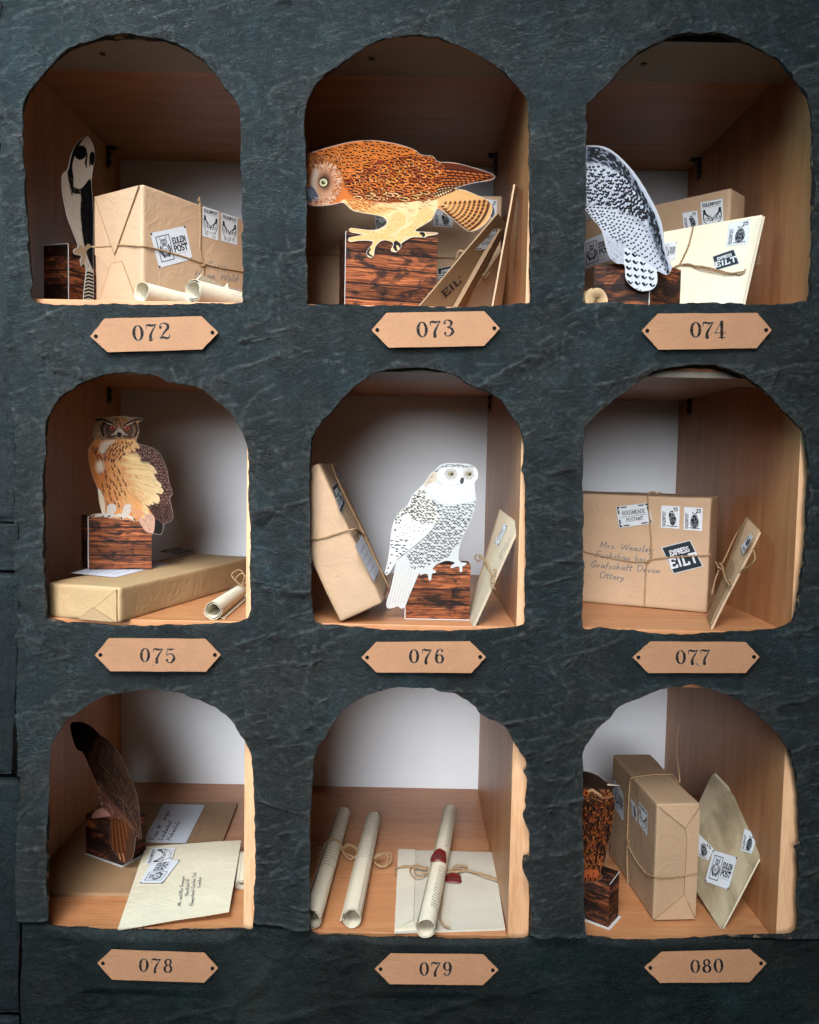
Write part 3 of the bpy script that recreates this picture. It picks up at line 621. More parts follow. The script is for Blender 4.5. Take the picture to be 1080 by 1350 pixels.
def owl_brown():
    rng = np.random.default_rng(78)
    out = [(128,60),(150,45),(190,48),(240,75),(275,110),(320,140),(360,185),(400,250),(430,320),(460,400),(475,480),(486,600),(486,642),(462,625),(452,700),(440,740),(410,762),(380,748),(345,695),(328,640),(332,540),(290,530),(238,537),(240,515),(262,490),(285,480),(272,430),(266,370),(245,320),(215,250),(190,200),(160,182),(136,120)]
    cv, P = owl_base(out, .9, (58, 36, 26), border=-.6)
    cv.poly(smooth_path([(128,60),(190,48),(240,75),(272,115),(255,185),(200,200),(150,170)], True), (22,16,14), soft=8)
    cv.poly(smooth_path([(240,180),(262,130),(280,180),(320,260),(270,330),(215,240)], True), (96,60,40), .7, soft=20)
    wing = smooth_path([(275,150),(340,190),(400,270),(440,360),(470,470),(485,620),(430,560),(370,470),(310,400),(265,320),(250,240)], True)
    cv.poly(wing, (44,30,24), soft=6)
    for x, y in seeds(wing, 22, rng, 1.1): cv.feather(x, y, 1.05 + rng.uniform(-.1, .1), 50, 9, jit((62,42,32), rng, 8), (34,22,18), (84,58,42), .2, .9, 1.6)
    cv.stroke(smooth_path([(270,240),(300,280),(325,305)]), 1.8, (120,86,64), .7); cv.stroke(smooth_path([(265,335),(330,400),(400,450),(440,520),(480,620)]), 1.6, (116,80,58), .6)
    cv.stroke(smooth_path([(395,440),(405,520),(450,580),(480,640)]), 1.5, (120,84,62), .6); cv.stroke(smooth_path([(360,200),(430,330),(468,470),(482,600)]), 1.5, (96,70,52), .6)
    fl = smooth_path([(268,340),(300,390),(330,440),(400,520),(450,600),(430,620),(350,560),(320,520),(290,490),(280,430)], True)
    cv.poly(fl, (110,70,56), .8, soft=14)
    for q in range(150):
        x, y = rng.uniform(265, 440), rng.uniform(350, 600)
        if in_poly(fl, x, y): cv.stroke([(x, y), (x + 7, y + 16)], 1.4, jit((176,126,104) if rng.random() < .5 else (70,42,34), rng), .6)
    for x, y in ((275,400),(278,430),(286,460),(272,380)): cv.ell(x, y, 6, 9, (176,136,128), .8, soft=4)
    cv.poly(smooth_path([(240,515),(265,490),(295,485),(330,520),(290,530),(240,537)], True), (196,140,124), .9, soft=5)
    tail = smooth_path([(330,545),(380,540),(430,580),(452,690),(440,740),(410,762),(380,745),(345,692),(328,640)], True)
    cv.poly(tail, (84,46,24), soft=4)
    for i in range(9): cv.stroke([(338 + i * 8, 550), (345 + i * 11, 720)], 2.2, (60,30,16) if i % 2 else (134,78,42), .7)
    cv.poly(smooth_path([(430,590),(450,620),(452,690),(438,742),(415,758),(408,690)], True), (70,46,34), .9, soft=5)
    cv.stroke([(374,715),(382,745)], 2.4, (186,130,88)); cv.stroke([(394,715),(402,755)], 2.4, (186,130,88))
    cv.clip = None
    return cv, P

def owl_dark():
    rng = np.random.default_rng(80)
    out = [(-95,300),(-70,220),(-20,180),(20,172),(80,190),(130,225),(192,240),(165,252),(158,270),(168,330),(160,400),(152,470),(132,540),(120,600),(98,650),(105,680),(100,692),(60,708),(20,703),(-45,690),(-80,600),(-100,450)]
    cv, P = owl_base(out, .8, (120, 62, 26), border=-.6)
    K = (14, 10, 8)
    body = smooth_path([(-90,320),(10,310),(160,300),(166,350),(155,470),(125,590),(90,660),(-30,660),(-80,560)], True)
    for x, y in seeds(body, 15, rng, 1.5): cv.feather(x, y - 8, 1.6 + rng.uniform(-.3, .3), 24, 5.5, jit((176,94,42) if rng.random() < .6 else (96,46,20), rng, 18), K, K, .45, 1, 2.2)
    for q in range(170):
        x, y = rng.uniform(-80, 165), rng.uniform(310, 640)
        if in_poly(body, x, y): cv.stroke([(x, y), (x + rng.uniform(-6, 6), y + 16)], [2, 4], K, .9)
    cv.poly(smooth_path([(-90,300),(-70,215),(0,170),(80,190),(130,222),(195,240),(160,262),(165,305),(60,322),(-80,322)], True), (40,24,16), soft=4)
    cv.ell(28, 280, 44, 30, (92,56,32), .85, soft=14); cv.ell(122, 284, 36, 24, (80,48,28), .85, soft=12)
    for q in range(120):
        x, y = rng.uniform(-80, 160), rng.uniform(255, 315); cv.stroke([(x, y), (x + rng.uniform(-8, 8), y + 5)], 1.8, jit((176,112,66) if rng.random() < .5 else (30,18,12), rng), .75)
    cv.stroke(smooth_path([(40,270),(58,262),(80,275),(98,288)]), 6, (206,160,120), .8, soft=3); cv.stroke(smooth_path([(85,285),(120,300),(158,292)]), 5, (150,98,62), .8)
    cv.ell(30, 278, 14, 12, (190,90,30)); cv.ell(30, 278, 7, 7, K); cv.ell(128, 280, 12, 9, (130,64,24)); cv.ell(130, 280, 6, 6, K)
    cv.stroke([(135,236),(190,241)], [4, 1], (206,190,176))
    for q in range(80):
        x, y = rng.uniform(0, 110), rng.uniform(580, 660); cv.stroke([(x, y), (x + 2, y + 10)], 2, jit((176,96,50), rng), .6)
    for x in (30, 55, 78, -10): cv.stroke([(x, 655), (x - 4, 692)], [10, 7], (176,84,46)); cv.stroke([(x - 4, 690), (x - 6, 702)], [5, 2], K)
    cv.clip = None
    return cv, P
# ---------------------------------------------------------------- numpy noise
def _hash(ix, iy, iz, seed):
    h = (ix.astype(np.int64) * 374761393 + iy.astype(np.int64) * 668265263 + iz.astype(np.int64) * 2147483647 + seed * 974634511) & 0xffffffff
    h = ((h ^ (h >> 13)) * 1274126177) & 0xffffffff
    return ((h ^ (h >> 16)) & 0xffff) / 65535.0
def vnoise(P, seed=0):
    P = np.asarray(P, float); i = np.floor(P); f = P - i; f = f * f * f * (f * (f * 6 - 15) + 10); i = i.astype(np.int64); r = 0
    for a in (0, 1):
        for b in (0, 1):
            for c in (0, 1):
                w = (f[:, 0] if a else 1 - f[:, 0]) * (f[:, 1] if b else 1 - f[:, 1]) * (f[:, 2] if c else 1 - f[:, 2])
                r = r + w * _hash(i[:, 0] + a, i[:, 1] + b, i[:, 2] + c, seed)
    return r * 2 - 1
def fbm(P, o=4, seed=0, ridge=False):
    s, a, n = 0, 1.0, 0
    for k in range(o):
        v = vnoise(np.asarray(P) * 2 ** k, seed + k * 7)
        s = s + a * ((1 - 2 * np.abs(v)) if ridge else v); n += a; a *= .5
    return s / n

# ---------------------------------------------------------------- materials
def mat(name, rough=.6, spec=.5):
    m = bpy.data.materials.new(name); m.use_nodes = True
    b = m.node_tree.nodes['Principled BSDF']; b.inputs['Roughness'].default_value = rough; b.inputs['Specular IOR Level'].default_value = spec
    return m, m.node_tree.nodes, m.node_tree.links, b
def node(N, t, **kw):
    n = N.new(t)
    for k, v in kw.items(): setattr(n, k, v)
    return n
def coords(N, L, scale=(1, 1, 1), rot=(0, 0, 0), out='Object'):
    tc = node(N, 'ShaderNodeTexCoord'); mp = node(N, 'ShaderNodeMapping')
    mp.inputs['Scale'].default_value = scale; mp.inputs['Rotation'].default_value = rot; L.new(tc.outputs[out], mp.inputs[0]); return mp.outputs[0]
def noise(N, L, vec, scale, detail=4, rough=.55, dist=0.0):
    n = node(N, 'ShaderNodeTexNoise'); n.inputs['Scale'].default_value = scale; n.inputs['Detail'].default_value = detail
    n.inputs['Roughness'].default_value = rough; n.inputs['Distortion'].default_value = dist; L.new(vec, n.inputs['Vector']); return n.outputs['Fac']
def ramp(N, L, fac, stops, interp='LINEAR'):
    r = node(N, 'ShaderNodeValToRGB'); r.color_ramp.interpolation = interp; e = r.color_ramp.elements
    while len(e) < len(stops): e.new(0.5)
    for i, (p, c) in enumerate(stops):
        e[i].position = p; e[i].color = (*c, 1) if np.ndim(c) else (c, c, c, 1)
    L.new(fac, r.inputs[0]); return r.outputs[0]
def mixc(N, L, fac, a, b, mode='MIX'):
    m = node(N, 'ShaderNodeMix', data_type='RGBA', blend_type=mode)
    for s, v in ((m.inputs['Factor'], fac), (m.inputs[6], a), (m.inputs[7], b)):
        if isinstance(v, (int, float)): s.default_value = v
        elif isinstance(v, tuple): s.default_value = (*v, 1)
        else: L.new(v, s)
    return m.outputs[2]
def math_n(N, L, op, a, b=0.0):
    m = node(N, 'ShaderNodeMath', operation=op)
    for i, v in enumerate((a, b)):
        if isinstance(v, (int, float)): m.inputs[i].default_value = v
        else: L.new(v, m.inputs[i])
    return m.outputs[0]
def bump(N, L, b, h, strength, dist):
    bp = node(N, 'ShaderNodeBump'); bp.inputs['Strength'].default_value = strength; bp.inputs['Distance'].default_value = dist
    L.new(h, bp.inputs['Height']); L.new(bp.outputs[0], b.inputs['Normal']); return bp

def m_stone_paper(name, dark, light, smooth=False):
    """papier-mache skin: fine crumpled fibres, scattered creases, grey and teal passes of paint"""
    m, N, L, b = mat(name, .62, .25 if smooth else .70)
    v = coords(N, L)
    fib = noise(N, L, coords(N, L, (1, 1, 1.35), (0, .25, 0)), 115, 5, .70, 3.0); fine = noise(N, L, coords(N, L, (1, 1, 1.2), (0, -.4, 0)), 330, 4, .7, 1.2)
    mid = noise(N, L, v, 24, 5, .62, .8); big = noise(N, L, v, 6.5, 4, .6, .4); big2 = noise(N, L, coords(N, L, (1, 1, .6), (.2, .6, 0)), 9, 3, .6)
    crn = noise(N, L, coords(N, L, (1, 1, 1.5), (0, .15, 0)), 17, 4, .6, 1.2)
    cr = ramp(N, L, math_n(N, L, 'ABSOLUTE', math_n(N, L, 'SUBTRACT', crn, .5)), [(0, 1.0), (.012, .0)])
    cr = math_n(N, L, 'MULTIPLY', cr, ramp(N, L, big2, [(.52, 0.0), (.62, 1.0)]))
    f = math_n(N, L, 'ADD', math_n(N, L, 'MULTIPLY', fib, .42), math_n(N, L, 'ADD', math_n(N, L, 'MULTIPLY', mid, .30), math_n(N, L, 'MULTIPLY', fine, .30)))
    d, l = np.array(dark), np.array(light)
    c1 = ramp(N, L, f, [(.42, dark), (.54, tuple(d * .75 + l * .25)), (.63, light)])
    teal = mixc(N, L, 1.0, c1, (.52, 1.0, 1.14), 'MULTIPLY'); grey = mixc(N, L, 1.0, c1, (1.12, 1.0, .94), 'MULTIPLY')
    c2 = mixc(N, L, ramp(N, L, big, [(.38, 0.0), (.62, 1.0)]), teal, grey)
    c2 = mixc(N, L, 1.0, c2, ramp(N, L, noise(N, L, coords(N, L, (1, 1, .55), (0, .7, 0)), 7.5, 5, .62, 1.0), [(.34, .42), (.66, 1.45)]), 'MULTIPLY')
    if not smooth:      # raised creases rubbed pale, hollows left dark
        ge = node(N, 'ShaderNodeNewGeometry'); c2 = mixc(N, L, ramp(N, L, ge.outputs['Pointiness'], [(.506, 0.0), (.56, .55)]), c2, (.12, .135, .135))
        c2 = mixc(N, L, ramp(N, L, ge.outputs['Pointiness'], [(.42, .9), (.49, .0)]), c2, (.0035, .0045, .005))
    L.new(mixc(N, L, math_n(N, L, 'MULTIPLY', cr, .0 if smooth else .8), c2, (.004, .005, .006)), b.inputs['Base Color'])
    k = .45 if smooth else 1.0
    h = math_n(N, L, 'ADD', math_n(N, L, 'MULTIPLY', fib, 1.5 * k), math_n(N, L, 'ADD', math_n(N, L, 'MULTIPLY', fine, .55 * k), math_n(N, L, 'ADD', math_n(N, L, 'MULTIPLY', mid, 1.4 * k), math_n(N, L, 'MULTIPLY', cr, -.5 * k))))
    bump(N, L, b, h, .75 if smooth else 1.0, .003 if smooth else .0072)
    L.new(ramp(N, L, fine, [(.3, .58), (.75, .38)]), b.inputs['Roughness'])
    return m
def m_beech(name, axis, tint=(1, 1, 1)):
    m, N, L, b = mat(name, .42, .4)
    sc = {'x': (1.2, 14, 14), 'z': (14, 14, 1.2), 'y': (14, 1.2, 14)}[axis]
    v = coords(N, L, sc)
    a = noise(N, L, v, 3.2, 6, .62, .4); fine = noise(N, L, coords(N, L, tuple(s * 6 for s in sc)), 4, 3, .6)
    base = ramp(N, L, a, [(.3, (.35, .128, .044)), (.5, (.45, .185, .073)), (.72, (.51, .232, .10))])
    base = mixc(N, L, .16, base, ramp(N, L, fine, [(.35, (.30, .12, .05)), (.6, (.62, .36, .2))]))
    L.new(mixc(N, L, 1.0, base, tint, 'MULTIPLY'), b.inputs['Base Color'])
    bump(N, L, b, fine, .06, .001); return m
def m_plain(name, col, rough=.6, spec=.4, var=.06, scale=30, bstr=.1, metal=0.0):
    m, N, L, b = mat(name, rough, spec); v = coords(N, L)
    n = noise(N, L, v, scale, 5, .6)
    c = np.array(col)
    L.new(ramp(N, L, n, [(.3, tuple(c * (1 - var * 2))), (.7, tuple(np.minimum(c * (1 + var * 2), 1)))]), b.inputs['Base Color'])
    b.inputs['Metallic'].default_value = metal
    if bstr: bump(N, L, b, noise(N, L, v, scale * 6, 4), bstr, .002)
    return m
def m_paper(name, col, var=.08, rib=.0, crease=.25, rough=.62, spec=.3, fibre=.35):
    """wrapping and writing paper: mottled stock, fibres, soft creases"""
    m, N, L, b = mat(name, rough, spec); v = coords(N, L)
    big = noise(N, L, v, 14, 4, .6, .3); fib = noise(N, L, coords(N, L, (1, 1, 5), (.3, .2, .5)), 420, 3, .7); c = np.array(col)
    col1 = ramp(N, L, big, [(.3, tuple(c * (1 - var))), (.7, tuple(np.minimum(c * (1 + var), 1)))])
    col2 = mixc(N, L, fibre, col1, ramp(N, L, fib, [(.35, tuple(c * .78)), (.6, tuple(np.minimum(c * 1.12, 1)))]))
    oi = node(N, 'ShaderNodeObjectInfo'); col2 = mixc(N, L, 1.0, col2, ramp(N, L, oi.outputs['Random'], [(0, (.86, .85, .84)), (1, (1.05, 1.03, 1.0))]), 'MULTIPLY')      # no two sheets of the same stock match
    L.new(col2, b.inputs['Base Color'])
    cr = noise(N, L, coords(N, L, (1, 1, 1), (.4, .9, .2)), 26, 3, .5, 1.4)
    cre = math_n(N, L, 'ABSOLUTE', math_n(N, L, 'SUBTRACT', cr, .5))
    h = math_n(N, L, 'ADD', math_n(N, L, 'MULTIPLY', ramp(N, L, cre, [(0, 1.0), (.1, .0)]), .25), math_n(N, L, 'ADD', math_n(N, L, 'MULTIPLY', fib, .12), math_n(N, L, 'MULTIPLY', big, 1.0)))
    if rib:
        w = node(N, 'ShaderNodeTexWave', wave_type='BANDS', bands_direction='X'); w.inputs['Scale'].default_value = 260; w.inputs['Distortion'].default_value = .3; L.new(v, w.inputs[0])
        h = math_n(N, L, 'ADD', h, math_n(N, L, 'MULTIPLY', w.outputs['Fac'], rib))
    bump(N, L, b, h, crease, .004); return m
def m_stained():
    """tea-stained parchment: brown washes running one way over a pale sheet"""
    m, N, L, b = mat("stained_parchment", .55, .35)
    a = noise(N, L, coords(N, L, (1, 1, 1), (.0, .75, .0)), 13, 4, .6, .6); s = noise(N, L, coords(N, L, (34, 12, 5), (0, .62, 0)), 1.0, 4, .6, .3)
    c = ramp(N, L, s, [(.36, (.15, .11, .065)), (.46, (.29, .215, .125)), (.58, (.43, .345, .225))])
    L.new(mixc(N, L, .3, c, ramp(N, L, a, [(.35, (.33, .28, .20)), (.65, (.44, .36, .24))])), b.inputs['Base Color'])
    bump(N, L, b, a, .25, .004); return m
def m_print():
    m, N, L, b = mat("printed_ink", .65, .12)
    at = node(N, 'ShaderNodeAttribute', attribute_name='ink')
    n = noise(N, L, coords(N, L), 900, 2); L.new(mixc(N, L, 1.0, at.outputs['Color'], ramp(N, L, n, [(.3, .62), (.6, .72)]), 'MULTIPLY'), b.inputs['Base Color'])
    L.new(at.outputs['Alpha'], b.inputs['Alpha']); return m
def m_planks(name="plank_print", lo=.47, hi=.62):
    """a photographic print of scorched planks, laid out in each face's own paper coordinates (metres)"""
    m, N, L, b = mat(name, .6, .15)
    uv = node(N, 'ShaderNodeUVMap'); sp = node(N, 'ShaderNodeSeparateXYZ'); L.new(uv.outputs[0], sp.inputs[0])
    oi = node(N, 'ShaderNodeObjectInfo')
    def vec(sx, sy, rnd=True):
        c = node(N, 'ShaderNodeCombineXYZ'); L.new(math_n(N, L, 'MULTIPLY', sp.outputs[0], sx), c.inputs[0]); L.new(math_n(N, L, 'MULTIPLY', sp.outputs[1], sy), c.inputs[1])
        if rnd: L.new(math_n(N, L, 'MULTIPLY', oi.outputs['Random'], 37.0), c.inputs[2])
        return c.outputs[0]
    warp = noise(N, L, vec(22, 60), 1.0, 3)
    vv = math_n(N, L, 'ADD', sp.outputs[1], math_n(N, L, 'MULTIPLY', math_n(N, L, 'SUBTRACT', warp, .5), .003))
    plank = math_n(N, L, 'DIVIDE', vv, .0215); idx = math_n(N, L, 'FLOOR', plank); fr = math_n(N, L, 'FRACT', plank)
    cg = node(N, 'ShaderNodeCombineXYZ'); L.new(math_n(N, L, 'MULTIPLY', sp.outputs[0], 16.0), cg.inputs[0]); L.new(math_n(N, L, 'MULTIPLY', vv, 420.0), cg.inputs[1])
    L.new(math_n(N, L, 'ADD', math_n(N, L, 'MULTIPLY', idx, 5.3), math_n(N, L, 'MULTIPLY', oi.outputs['Random'], 31.0)), cg.inputs[2])
    grain = noise(N, L, cg.outputs[0], 1.0, 5, .65, 1.2)
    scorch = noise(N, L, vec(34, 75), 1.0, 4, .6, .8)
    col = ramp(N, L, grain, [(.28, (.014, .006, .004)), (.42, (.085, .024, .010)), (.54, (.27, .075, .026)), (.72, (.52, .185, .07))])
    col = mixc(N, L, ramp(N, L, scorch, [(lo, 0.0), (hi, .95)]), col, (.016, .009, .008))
    wn = node(N, 'ShaderNodeTexWhiteNoise', noise_dimensions='1D'); L.new(idx, wn.inputs['W'])
    col = mixc(N, L, 1.0, col, ramp(N, L, wn.outputs['Value'], [(0, .45), (1, 1.25)]), 'MULTIPLY')
    e = math_n(N, L, 'ABSOLUTE', math_n(N, L, 'SUBTRACT', fr, .5))
    col = mixc(N, L, ramp(N, L, e, [(.43, 0.0), (.475, 1.0)]), col, (.008, .005, .005))
    L.new(col, b.inputs['Base Color']); return m
def m_twine():
    m, N, L, b = mat("jute_twine", .85, .15); v = coords(N, L)
    n = noise(N, L, v, 700, 3, .7); L.new(ramp(N, L, n, [(.3, (.20, .115, .055)), (.65, (.43, .285, .16))]), b.inputs['Base Color'])
    bump(N, L, b, n, .4, .001); return m
def m_rim():
    """cut edge of the facade: dark paint with torn, unpainted board showing here and there"""
    m, N, L, b = mat("torn_board_edge", .8, .2); v = coords(N, L)
    n = noise(N, L, v, 60, 5, .7); n2 = noise(N, L, v, 420, 3, .7)
    L.new(mixc(N, L, ramp(N, L, math_n(N, L, 'ADD', math_n(N, L, 'MULTIPLY', n, .7), math_n(N, L, 'MULTIPLY', n2, .3)), [(.545, 0.0), (.60, 1.0)]), (.012, .014, .016), (.26, .17, .10)), b.inputs['Base Color'])
    bump(N, L, b, n2, .8, .002); return m

M = dict(
    facade=m_stone_paper("painted_paper_stone", (.0026, .0036, .0039), (.066, .076, .078)),
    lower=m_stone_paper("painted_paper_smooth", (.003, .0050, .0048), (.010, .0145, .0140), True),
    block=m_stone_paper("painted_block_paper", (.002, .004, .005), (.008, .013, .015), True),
    rim=m_rim(), wood_x=m_beech("beech_along", 'x'), wood_z=m_beech("beech_upright", 'z'), edge=m_beech("beech_edge_band", 'z', (1.4, 1.8, 2.3)), dark_wood=m_beech("beech_underside", 'x', (.9, .9, .9)),
    back=m_plain("white_laminate", (.78, .80, .84), .30, .45, .015, 8, .03),
    kraft=m_paper("kraft_wrapping", (.44, .292, .185), .08, .05, .26), gold=m_paper("gold_kraft_wrapping", (.40, .272, .145), .07, .0, .26, .58, .35, .25),
    kraft_dark=m_paper("brown_envelope_paper", (.30, .185, .10), .08, .0, .2), plate=m_paper("tan_plate_card", (.36, .186, .102), .16, .0, .22, .75, .2, .6),
    cream=m_paper("cream_envelope_paper", (.66, .60, .46), .05, .0, .25, .5, .4, .12), parch=m_paper("parchment_paper", (.60, .545, .45), .08, .0, .10, .55, .4, .2),
    scroll=m_paper("scroll_paper", (.72, .65, .51), .05, .0, .15, .6, .3, .12), tan_scroll=m_paper("tan_scroll_paper", (.56, .40, .23), .08, .0, .2),
    stained=m_stained(), buff=m_paper("buff_envelope_paper", (.50, .41, .30), .07, .0, .2, .6, .3, .2), brown_card=m_paper("brown_card", (.07, .042, .026), .05, .0, .05, .6, .3, .05),
    card=m_paper("white_card", (.60, .59, .58), .02, .0, .05, .6, .3, .05), print=m_print(), planks=m_planks(), planks_dark=m_planks("burnt_shaded_plank_print", .34, .52), twine=m_twine(),
    rail=m_plain("grey_beige_laminate", (.27, .235, .19), .5, .4, .03, 8, .03), metal=m_plain("dark_metal", (.05, .05, .052), .35, .5, .1, 80, .1, .8), black=m_plain("black_hole", (.006, .006, .007), .9, .1, .1, 80, 0),
    wax=m_plain("red_wax", (.115, .008, .007), .38, .5, .12, 120, .3), label=m_paper("white_label_paper", (.72, .75, .80), .02, .0, .08, .6, .3, .05),
)

# ---------------------------------------------------------------- objects
def tag(o, label=None, cat=None, group=None, kind=None):
    for k, v in (('label', label), ('category', cat), ('group', group), ('kind', kind)):
        if v: o[k] = v
    return o
def thing(name, loc, label, cat, group=None):
    o = bpy.data.objects.new(name, None); COL.objects.link(o); o.location = [float(c) for c in loc]; o.empty_display_size = .02
    return tag(o, label, cat, group)
def origin_of(o):
    p = np.array(o.location, float)
    while o.parent: o = o.parent; p = p + np.array(o.location, float)
    return p
def obj(name, V, F, m, parent=None, smooth=False, base=None, ink=None, uv=None):
    """one mesh object; V in world metres. Its origin is its parent's, or `base`, or the middle of its underside."""
    V = np.asarray(V, float)
    if parent is not None: o0 = origin_of(parent)
    elif base is not None: o0 = np.asarray(base, float)
    else: lo, hi = V.min(0), V.max(0); o0 = np.array([(lo[0] + hi[0]) / 2, (lo[1] + hi[1]) / 2, lo[2]])
    me = bpy.data.meshes.new(name)
    W = V - o0
    if isinstance(F, np.ndarray):
        k = F.shape[1]; me.vertices.add(len(W)); me.vertices.foreach_set('co', W.ravel()); me.loops.add(F.size); me.loops.foreach_set('vertex_index', F.ravel().astype(np.int32))
        me.polygons.add(len(F)); me.polygons.foreach_set('loop_start', np.arange(0, F.size, k, dtype=np.int32)); me.polygons.foreach_set('loop_total', np.full(len(F), k, np.int32))
        me.update(calc_edges=True); me.validate()
    else:
        me.from_pydata(W.tolist(), [], [tuple(int(i) for i in f) for f in F]); me.update()
    if smooth: me.polygons.foreach_set('use_smooth', np.ones(len(me.polygons), bool))
    if ink is not None:
        a = me.color_attributes.new('ink', 'FLOAT_COLOR', 'POINT'); a.data.foreach_set('color', np.asarray(ink, np.float32).ravel())
    if uv is not None:
        l = me.uv_layers.new(name='UVMap'); l.data.foreach_set('uv', np.asarray(uv, np.float32).ravel())
    for q in (m if isinstance(m, (list, tuple)) else [m]): me.materials.append(q)
    o = bpy.data.objects.new(name, me); COL.objects.link(o)
    if parent is not None: o.parent = parent
    else: o.location = [float(c) for c in o0]
    return o
class MB:
    """collects several shapes into one mesh"""
    def __init__(s): s.V = []; s.F = []; s.n = 0
    def add(s, V, F):
        s.V.append(np.asarray(V, float)); s.F += [tuple(int(i) + s.n for i in f) for f in F]; s.n += len(V); return s
    def build(s, name, m, parent=None, smooth=False, base=None): return obj(name, np.vstack(s.V), s.F, m, parent, smooth, base)
BOXF = [(0, 1, 3, 2), (4, 6, 7, 5), (0, 4, 5, 1), (2, 3, 7, 6), (0, 2, 6, 4), (1, 5, 7, 3)]
def box_v(O, ex, ey, ez):
    return [np.asarray(O) + np.asarray(ex) * a + np.asarray(ey) * b + np.asarray(ez) * c for a in (0, 1) for b in (0, 1) for c in (0, 1)]
def aabox(x0, x1, y0, y1, z0, z1): return box_v((x0, y0, z0), (x1 - x0, 0, 0), (0, y1 - y0, 0), (0, 0, z1 - z0)), BOXF
def grid_faces(nu, nv, off=0):
    i = np.arange(nu - 1)[:, None] * nv + np.arange(nv - 1)[None, :] + off
    return np.stack([i, i + nv, i + nv + 1, i + 1], -1).reshape(-1, 4)
def rounded_box(O, ex, ey, ez, r=.002, n=14, wob=.0006, seed=0):
    """box spanned by edge vectors ex, ey, ez from corner O, rounded and a little dented like a wrapped parcel"""
    O, E = np.asarray(O, float), [np.asarray(e, float) for e in (ex, ey, ez)]; D = np.array([np.linalg.norm(e) for e in E]); A = np.array([e / d for e, d in zip(E, D)])
    V, F, off = [], [], 0
    for ax in range(3):
        for side in (0, 1):
            u, v = [i for i in range(3) if i != ax]
            def spread(d): return np.unique(np.r_[0, r * .3, r, np.linspace(r * 2, d - r * 2, n), d - r, d - r * .3, d])
            su, sv = spread(D[u]), spread(D[v]); G = np.zeros((len(su), len(sv), 3)); G[..., u] = su[:, None]; G[..., v] = sv[None]; G[..., ax] = side * D[ax]
            f = grid_faces(len(su), len(sv), off)
            if (side == 1) == (ax == 1): f = f[:, ::-1]
            V.append(G.reshape(-1, 3)); F.append(f); off += G.shape[0] * G.shape[1]
    V = np.vstack(V); F = np.vstack(F)
    c = np.clip(V, r, D - r); d = V - c; l = np.linalg.norm(d, axis=1, keepdims=True); V = c + d / np.maximum(l, 1e-9) * np.minimum(r, 1e9) * (l > 1e-9)
    key = np.round(V / 1e-6).astype(np.int64); _, idx, inv = np.unique(key, axis=0, return_index=True, return_inverse=True)
    V = V[idx]; F = inv.reshape(-1)[F]; ok = np.array([len(set(f)) == 4 for f in F.tolist()]); F3 = F[ok]
    if wob:
        nrm = (V - np.clip(V, r * 1.01, D - r * 1.01)); nrm /= np.maximum(np.linalg.norm(nrm, axis=1, keepdims=True), 1e-9)
        V = V + nrm * (fbm(V * 22, 3, seed) * wob)[:, None]
    return O + V @ A, F3
def slab(name, quad, t, m, parent=None, n=14, warp=.0005, seed=0, r=.25, base=None):
    """sheet or envelope: front face through quad (TL, TR, BR, BL), thickness t behind it, softly warped, rounded rim"""
    Q = [np.asarray(q, float) for q in quad]; pl = Plane.of(Q); u = np.linspace(0, 1, n)
    G = np.array([[(Q[0] * (1 - a) + Q[1] * a) * (1 - b) + (Q[3] * (1 - a) + Q[2] * a) * b for b in u] for a in u]).reshape(-1, 3)
    w = fbm(G * 16, 2, seed) * warp; fr = G + pl.n * w[:, None]; bk = G + pl.n * (w - t)[:, None]
    V = np.vstack([fr, bk]); k = n * n; F = [tuple(f) for f in grid_faces(n, n)] + [tuple(f[::-1]) for f in grid_faces(n, n, k)]
    ring = [i * n for i in range(n)] + [(n - 1) * n + j for j in range(1, n)] + [i * n + n - 1 for i in range(n - 2, -1, -1)] + [j for j in range(n - 2, 0, -1)]
    for a, b in zip(ring, ring[1:] + ring[:1]): F.append((a, b, b + k, a + k))
    o = obj(name, V, F, m, parent, False, base)
    return o, pl
def patch(name, cv, fmap, parent, m=None, thr=.02):
    """a printed canvas laid on a surface: fmap(u, v) with u, v in 0..1 -> points; empty cells are left out"""
    H, W = cv.H, cv.W
    U, Vv = np.meshgrid(np.linspace(0, 1, W), np.linspace(0, 1, H)); P = fmap(U.ravel(), Vv.ravel())
    F = grid_faces(H, W); A = cv.A.ravel(); F = F[A[F].max(1) > thr]
    idx, inv = np.unique(F, return_inverse=True)
    ink = np.c_[cv.C.reshape(-1, 3), A][idx]
    return obj(name, P[idx], inv.reshape(F.shape), m or M['print'], parent, True, None, ink)
def on_quad(c, off=.0006, plane=None):
    """map for patch(): bilinear between four world corners TL, TR, BR, BL, lifted off the surface"""
    c = [np.asarray(q, float) for q in c]; n = (plane or Plane.of(c)).n
    return lambda u, v: (c[0] * ((1 - u) * (1 - v))[:, None] + c[1] * (u * (1 - v))[:, None] + c[2] * (u * v)[:, None] + c[3] * ((1 - u) * v)[:, None]) + n * off
def decal(name, cv, px4, plane, parent, off=.0006):
    return patch(name, cv, on_quad([plane.U(*p) for p in px4], off, plane), parent)
